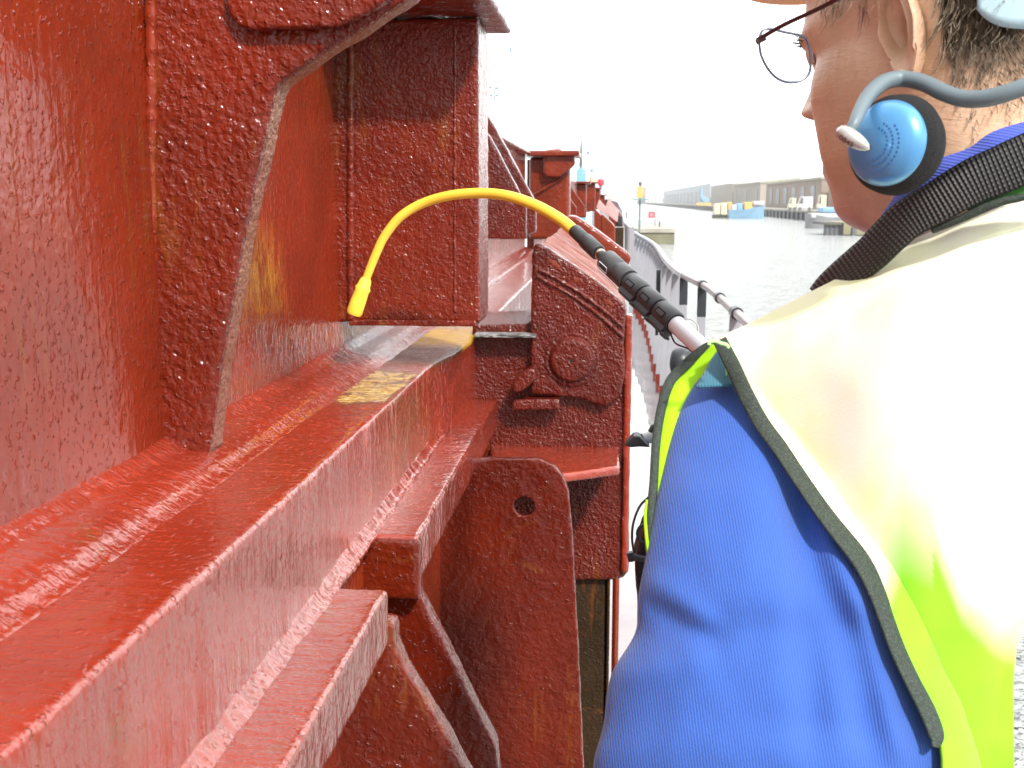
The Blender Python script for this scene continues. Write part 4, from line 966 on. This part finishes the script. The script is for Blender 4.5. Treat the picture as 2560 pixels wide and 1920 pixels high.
def ribbon(name, pts, w0, depth, mt, par, n=160, thick=.0022, lift=0.0, uvlen=True, parent_w=None):
    """a strip w0 px wide (or list) centred on pts, lying on depth(px, py)"""
    cv = catmull(pts, n); wds = w0 if hasattr(w0, '__len__') else [w0]*len(pts)
    wi = catmull([(w_, 0) for w_ in wds], n); rows = []; uv = []
    L = 0
    for k in range(n):
        t_ = np.array(cv[min(k+1, n-1)])-np.array(cv[max(k-1, 0)]); t_ = t_/(np.hypot(*t_)+1e-9); nx, ny = -t_[1], t_[0]
        if k: L += np.hypot(*(np.array(cv[k])-np.array(cv[k-1])))
        row = []
        for j in range(9):
            s_ = (j/8-.5)*wi[k][0]; px, py = cv[k][0]+nx*s_, cv[k][1]+ny*s_
            bul = .0012*(1-(2*j/8-1)**2); row.append(W(px, py, Y=depth(px, py)-lift-bul)); uv.append((L/100, j/8))
        rows.append(row)
    o = build(name, MB().grid(rows), mt, par)
    ul = o.data.uv_layers.new(name='UVMap')
    for lp in o.data.loops: ul.data[lp.index].uv = uv[lp.vertex_index]
    mm = o.modifiers.new('s', 'SOLIDIFY'); mm.thickness = thick; mm.offset = 0
    return o
cen = [(1800, 852), (1835, 920), (1868, 992), (1905, 1060), (1950, 1122), (2005, 1205), (2068, 1295), (2150, 1400), (2190, 1480), (2215, 1550), (2245, 1630), (2280, 1705), (2318, 1780), (2340, 1840), (2336, 1868)]
ribbon('armhole_binding', cen, [34, 36, 38, 38, 38, 38, 40, 44, 40, 36, 36, 36, 38, 34, 10], lambda x, y: min(vest_depth(x+12, y), sleeve_front(x, y)-.010), M['binding'], ps, lift=.004)
# front panel seen past the sleeve
fp_l = [(1776, 862), (1722, 906), (1674, 958), (1652, 1040), (1641, 1112), (1628, 1210), (1618, 1290), (1618, 1360), (1628, 1420), (1640, 1500)]
fp_r = [(1812, 868), (1812, 960), (1810, 1040), (1790, 1112), (1780, 1210), (1760, 1290), (1740, 1360), (1730, 1420), (1740, 1500)]
fd = lambda x, y: sl_at(max(905, y))[2]+.004
rows = []
for a, b in zip(catmull(fp_l, 60), catmull(fp_r, 60)):
    rows.append([W(a[0]+(b[0]-a[0])*j/11, a[1]+(b[1]-a[1])*j/11, Y=fd(a[0], a[1])-.012*math.sin(j/11*math.pi)) for j in range(12)])
o = build('vest_front', MB().grid(rows), M['lime'], ps); mm = o.modifiers.new('s', 'SOLIDIFY'); mm.thickness = .002
ribbon('front_binding', [(1790, 858), (1752, 880), (1712, 915), (1674, 958), (1652, 1030), (1640, 1112), (1634, 1210), (1628, 1290), (1630, 1380), (1645, 1470)], [24, 24, 24, 22, 20, 18, 18, 20, 20, 12], lambda x, y: fd(x, y)-.006, M['binding'], ps)
ribbon('lime_piping', [(1617, 1250), (1613, 1290), (1616, 1340), (1622, 1380), (1626, 1405)], [3, 5, 6, 6, 4], lambda x, y: fd(x, y)-.008, M['lime'], ps, n=40, thick=.001)
rows = []
for a, b in zip(catmull([(1802, 872), (1777, 905), (1758, 940), (1740, 972)], 20), catmull([(1815, 880), (1832, 915), (1842, 942), (1848, 964)], 20)):
    rows.append([W(a[0]+(b[0]-a[0])*j/9, a[1]+(b[1]-a[1])*j/9, Y=sleeve_front((a[0]+b[0])/2, a[1]+30)-.004-.004*math.sin(j/9*math.pi)) for j in range(10)])
o = build('shoulder_mesh', MB().grid(rows), M['teal'], ps); mm = o.modifiers.new('s', 'SOLIDIFY'); mm.thickness = .0015  # vest mesh with the blue sleeve showing through, put into one teal colour
th_ = [W(x, y, Y=sleeve_front(1805, 960)-.012) for x, y in catmull([(1800, 872), (1812, 900), (1816, 935), (1810, 960), (1806, 955)], 24)]
build('loose_thread', MB().tube(th_, .0006, 6), mat('lime_thread', (.45, .9, .3), .7), ps)
th_ = [W(x, y, Y=.79) for x, y in catmull([(1772, 862), (1775, 855), (1790, 853), (1802, 858), (1816, 862), (1822, 870)], 24)]
build('bar_tack', MB().tube(th_, .0013, 6), bpy.data.materials['lime_thread'], ps)
# collar
ct = [(2188, 572), (2205, 535), (2221, 512), (2251, 468), (2284, 435), (2335, 401), (2419, 371), (2478, 331), (2560, 304), (2660, 280)]
cb = [(2165, 640), (2195, 600), (2238, 560), (2293, 520), (2340, 500), (2400, 470), (2462, 440), (2520, 415), (2580, 390), (2680, 350)]
rows = []; n = 80
for k, (a, b) in enumerate(zip(catmull(ct, n), catmull(cb, n))):
    u = k/(n-1); Yc = .855-.085*math.sin(min(1, u*1.1)*math.pi*.5); row = []
    for j in range(14):
        v = j/13; row.append(W(a[0]+(b[0]-a[0])*v, a[1]+(b[1]-a[1])*v, Y=Yc-.012*v-.004*math.sin(v*math.pi)))
    rows.append([row[0]+Vector((.004, .012, -.002))]+row)
o = build('coverall_collar', MB().grid(rows), M['collar'], ps); mm = o.modifiers.new('s', 'SOLIDIFY'); mm.thickness = .003
def strap_depth(x, y): return .722+.14*math.exp(-(x-2050)/170)
sc_ = [(2050, 742), (2075, 716), (2105, 692), (2147, 660), (2184, 630), (2222, 592), (2272, 547), (2345, 505), (2430, 455), (2500, 425), (2560, 399), (2680, 350)]
# the vest's own neck edge, below the strap
ribbon('neck_binding', [(2330, 578), (2400, 548), (2460, 520), (2510, 502), (2560, 492), (2680, 455)], [6, 14, 18, 16, 12, 10], lambda x, y: strap_depth(x, y)+.001, M['binding'], ps, n=60)
rows = []
for a, b in zip(catmull([(2420, 510), (2500, 480), (2560, 462), (2680, 420)], 20), catmull([(2420, 542), (2500, 508), (2560, 488), (2680, 450)], 20)):
    rows.append([W(a[0]+(b[0]-a[0])*j/5, a[1]+(b[1]-a[1])*j/5, Y=strap_depth(a[0], 0)+.004) for j in range(6)])
o = build('vest_neck_lining', MB().grid(rows), mat('green_mesh', (.05, .22, .03), .8), ps); mm = o.modifiers.new('s', 'SOLIDIFY'); mm.thickness = .0015
sb = thing('shoulder_strap', (.25, .78, -.1), 'black woven shoulder strap running over the man\'s vest below his collar', 'strap')
ribbon('webbing', sc_, [60, 68, 76, 84, 88, 92, 98, 104, 112, 118, 122, 128], strap_depth, M['webbing'], sb, n=240, thick=.003)

# --- headphones
CC = W(2226, 360, Y=.735); AXN = Vector((-.69, -.72, .06)).normalized()
hp_ = thing('headphones', tuple(CC), 'blue behind-the-neck headphones with black foam pad, hanging below the man\'s ear', 'headphones')
# foam pad slightly behind the cup
fc = CC-AXN*.004
build('foam_pad', MB().lathe([(.001, -.016), (.022, -.016), (.0285, -.012), (.0315, -.004), (.0305, .003), (.0265, .008), (.022, .010), (.001, .010)], fc, AXN, 64), M['foam'], hp_)
cc = CC+AXN*.004
dome = [(.0262, -.002), (.0266, .0), (.0262, .002), (.0245, .0055), (.021, .0085), (.016, .0108), (.010, .0122), (.004, .0128), (.0001, .0129)]
cupo = build('cup', MB().lathe(dome, cc, AXN, 64), M['cup'], hp_)
U = Vector((0, 0, 1)); U = (U-AXN*U.dot(AXN)).normalized(); V = U.cross(AXN)
if proj(CC+V*.01)[0] < proj(CC)[0]: V = -V
def on_dome(x, z, lift=0):
    r_ = math.hypot(x, z); h = float(np.interp(r_, [d[0] for d in dome[::-1]], [d[1] for d in dome[::-1]])); return cc+AXN*(h+lift)+V*x+U*z
build('centre_hole', MB().lathe([(.0001, 0), (.0016, 0), (.0016, .0006), (.0001, .0006)], on_dome(-.0045, -.0035), AXN, 16), M['void'], cupo)
hole_m = mat('cup_hole_blue', (.03, .14, .35), .4)
for rad, cnt_, a0, a1 in ((.0095, 11, -85, 70), (.0130, 15, -88, 62), (.0165, 14, -88, 38)):
    for k in range(cnt_):
        a = R(a0+(a1-a0)*k/(cnt_-1)); build('vent_hole', MB().lathe([(.0001, 0), (.0008, 0), (.0008, .0003), (.0001, .0003)], on_dome(-.002+rad*math.cos(a), -.001+rad*math.sin(a), -.0001), AXN, 10), hole_m, cupo, smooth=False)
bp_ = [(2112, 345, .725), (2135, 310, .725), (2152, 272, .735), (2175, 235, .748), (2210, 206, .760), (2255, 197, .765), (2310, 208, .755), (2360, 232, .740), (2410, 247, .728), (2470, 245, .718), (2530, 228, .712), (2600, 205, .710), (2680, 190, .715)]
bpp = [W(q[0], q[1], Y=q[2]-.010) for q in catmull(bp_, 90)]
build('neck_band', MB().tube(bpp, [.0030+.0022*min(1, k/26) for k in range(90)], 18), M['band'], hp_)
e0, e1 = W(2096, 324, Y=.712), W(2172, 372, Y=.705); ea = (e1-e0).normalized(); EL = (e1-e0).length
arm = build('end_piece', MB().lathe([(.0008, -.0008), (.0032, .0003), (.0044, .002), (.0052, EL*.3), (.0050, EL*.55), (.0038, EL*.8), (.0022, EL*.95), (.0005, EL+.0006)], e0, ea, 28), M['silver'], hp_)
cu = bpy.data.curves.new('lettering', 'FONT'); cu.body = '0845'; cu.size = .0052; cu.extrude = .00012; cu.align_x = 'CENTER'
to = bpy.data.objects.new('lettering', cu); C.objects.link(to); bpy.context.view_layer.update()
me = bpy.data.meshes.new_from_object(to); bpy.data.objects.remove(to)
low = Vector((0, 0, -1)); cdir = (-e0).normalized(); cdir = (cdir-ea*cdir.dot(ea)).normalized(); sdir = ea.cross(cdir)
if sdir.z > 0: sdir = -sdir
nn = (cdir*.80+sdir*.60).normalized(); ty = ea.cross(nn); ty = ty if ty.z > 0 else -ty
mid = e0+ea*EL*.40
vs = [mid+nn*.00515+ea*v.co.x+ty*(v.co.y-.0018)+nn*v.co.z for v in me.vertices]
build('lettering', MB().add(vs, [tuple(p.vertices) for p in me.polygons]), M['ink'], arm, smooth=False)

# --- glasses
gl = thing('glasses', (.15, .9, .1), 'thin metal framed glasses on the man\'s face', 'glasses')
hx = W(1893, 100, Y=.865)
tpl = [tuple(hx), tuple(W(1960, 62, Y=.85)), tuple(W(2040, 25, Y=.825)), tuple(W(2110, -10, Y=.805)), tuple(W(2200, -45, Y=.775)), tuple(W(2280, -60, Y=.765)), tuple(W(2330, -20, Y=.775))]
build('temple', MB().tube([Vector(q) for q in catmull(tpl, 40)], .0011, 8, flat=1.6), M['frame'], gl)
build('hinge', MB().tube([hx+Vector((-.001, 0, -.0015)), hx+Vector((.006, -.001, .0015))], .0020, 8), M['frame'], gl)
lo_ = [(1897, 100), (1905, 78), (1922, 72), (1965, 81), (2005, 90), (2020, 105), (2026, 140), (2024, 180), (2005, 200), (1975, 206), (1945, 197), (1920, 172), (1903, 138), (1897, 100)]
lp = [W(q[0], q[1], Y=.868+.012*(q[0]-1897)/130) for q in catmull(lo_, 70)]
build('lens_rim', MB().tube(lp, .0010, 8), M['frame2'], gl)
glass = mat('clear_lens', (1, 1, 1), 0, Transmission_Weight=1, IOR=1.05)
ce = sum(lp, Vector())/len(lp)
build('lens', MB().add([ce]+lp[:-1], [(0, k+1, (k+1) % (len(lp)-1)+1) for k in range(len(lp)-1)]), glass, gl)
# other lens, beyond the nose
lp2 = [p+HM @ Vector((.066, 0, 0)) for p in lp]
build('lens_rim', MB().tube(lp2, .0007, 8), M['frame2'], gl)

# --- hard hat
ht = thing('hard_hat', tuple(hd(0, 0, .08)), 'orange hard hat on the man\'s head, mostly above the picture', 'hard hat')
prof_ = []
hm_ = MB(); rings = []
for k in range(22):
    u = k/21; z = .110+.08*math.sin(u*math.pi/2); s_ = math.cos(u*math.pi/2)
    rings.append([hd(.103*s_*math.cos(a)+0, .128*s_*math.sin(a)-.005, z) for a in np.linspace(0, 2*math.pi, 65)[:-1]])
hm_.loft(rings)
build('shell', hm_, M['hat'], ht)
pk = W(1925, 0, Y=.93)
rings = [[hd(.075*math.cos(a), .075+.070*math.sin(a)*s_, .081+dz_) for a in np.linspace(0, math.pi, 30)] for s_, dz_ in ((1, 0), (1, -.004))]
build('peak', MB().loft([list(r_) for r_ in rings]), M['hat'], ht)
rows = []
for k in range(50):
    th_ = math.pi*(1.33-.5*k/49); rw = []
    for j in range(10):
        z = -.017+.055*j/9+.016*math.exp(-k/4)*(1-j/9)
        p = head_surface(th_, z); rw.append(hd(p.x*1.19, p.y*1.19, z+.004))
    rows.append(rw)
o = build('nape_strap', MB().grid(rows), M['harness'], ht); mm = o.modifiers.new('s', 'SOLIDIFY'); mm.thickness = .004

# --- tester case and straps in front of the man
tc = thing('tester_case', tuple(W(1600, 1430, Y=.95)), 'black tester case with cables and clip, half hidden in front of the man\'s vest', 'tester case')
Y = .93
build('case', MB().prism(XZ([(1612, 1320), (1596, 1370), (1588, 1400), (1590, 1470), (1598, 1520), (1680, 1520), (1680, 1300)], Y), Y, Y+.05), M['webbing'], tc, bevel=.004)
build('clip', MB().tube([W(1573, 1388, Y=Y-.01), W(1590, 1394, Y=Y-.01), W(1625, 1400, Y=Y-.01)], [.0035, .0028, .0028], 10), M['plastic'], tc)
build('clip', MB().tube([W(1575, 1380, Y=Y-.01), W(1580, 1402, Y=Y-.01)], .0032, 10), M['plastic'], tc)
build('cable', MB().tube([W(q[0], q[1], Y=Y-.004) for q in catmull([(1625, 1240), (1600, 1265), (1584, 1305), (1580, 1345), (1586, 1390)], 30)], .0011, 8), M['plastic'], tc)
build('cable', MB().tube([W(q[0], q[1], Y=Y-.004) for q in catmull([(1622, 1312), (1602, 1315), (1593, 1333), (1600, 1350), (1608, 1356)], 30)], .0013, 8), M['plastic'], tc)
build('cable', MB().tube([W(q[0], q[1], Y=Y-.004) for q in catmull([(1592, 1440), (1596, 1500), (1596, 1560), (1600, 1640)], 20)], .0010, 8), M['plastic'], tc)
mc = thing('handle_tip', tuple(W(1600, 1100, Y=.93)), 'black flared rubber tip on a short white tube, just left of the man\'s vest edge', 'handle')
build('rubber_flare', MB().prism(XZ([(1560, 1116), (1572, 1104), (1584, 1092), (1590, 1089), (1600, 1092), (1612, 1104), (1628, 1120), (1600, 1118), (1580, 1120)], .93), .93, .95), M['shrink'], mc, bevel=.002)
build('tube', MB().tube([W(1606, 1098, Y=.945), W(1645, 1088, Y=.95)], .0052, 16), M['pale'], mc)
build('ring', MB().tube([W(1625, 1080, Y=.938), W(1632, 1068, Y=.938), W(1642, 1062, Y=.94)], .0022, 8), M['plastic'], mc)
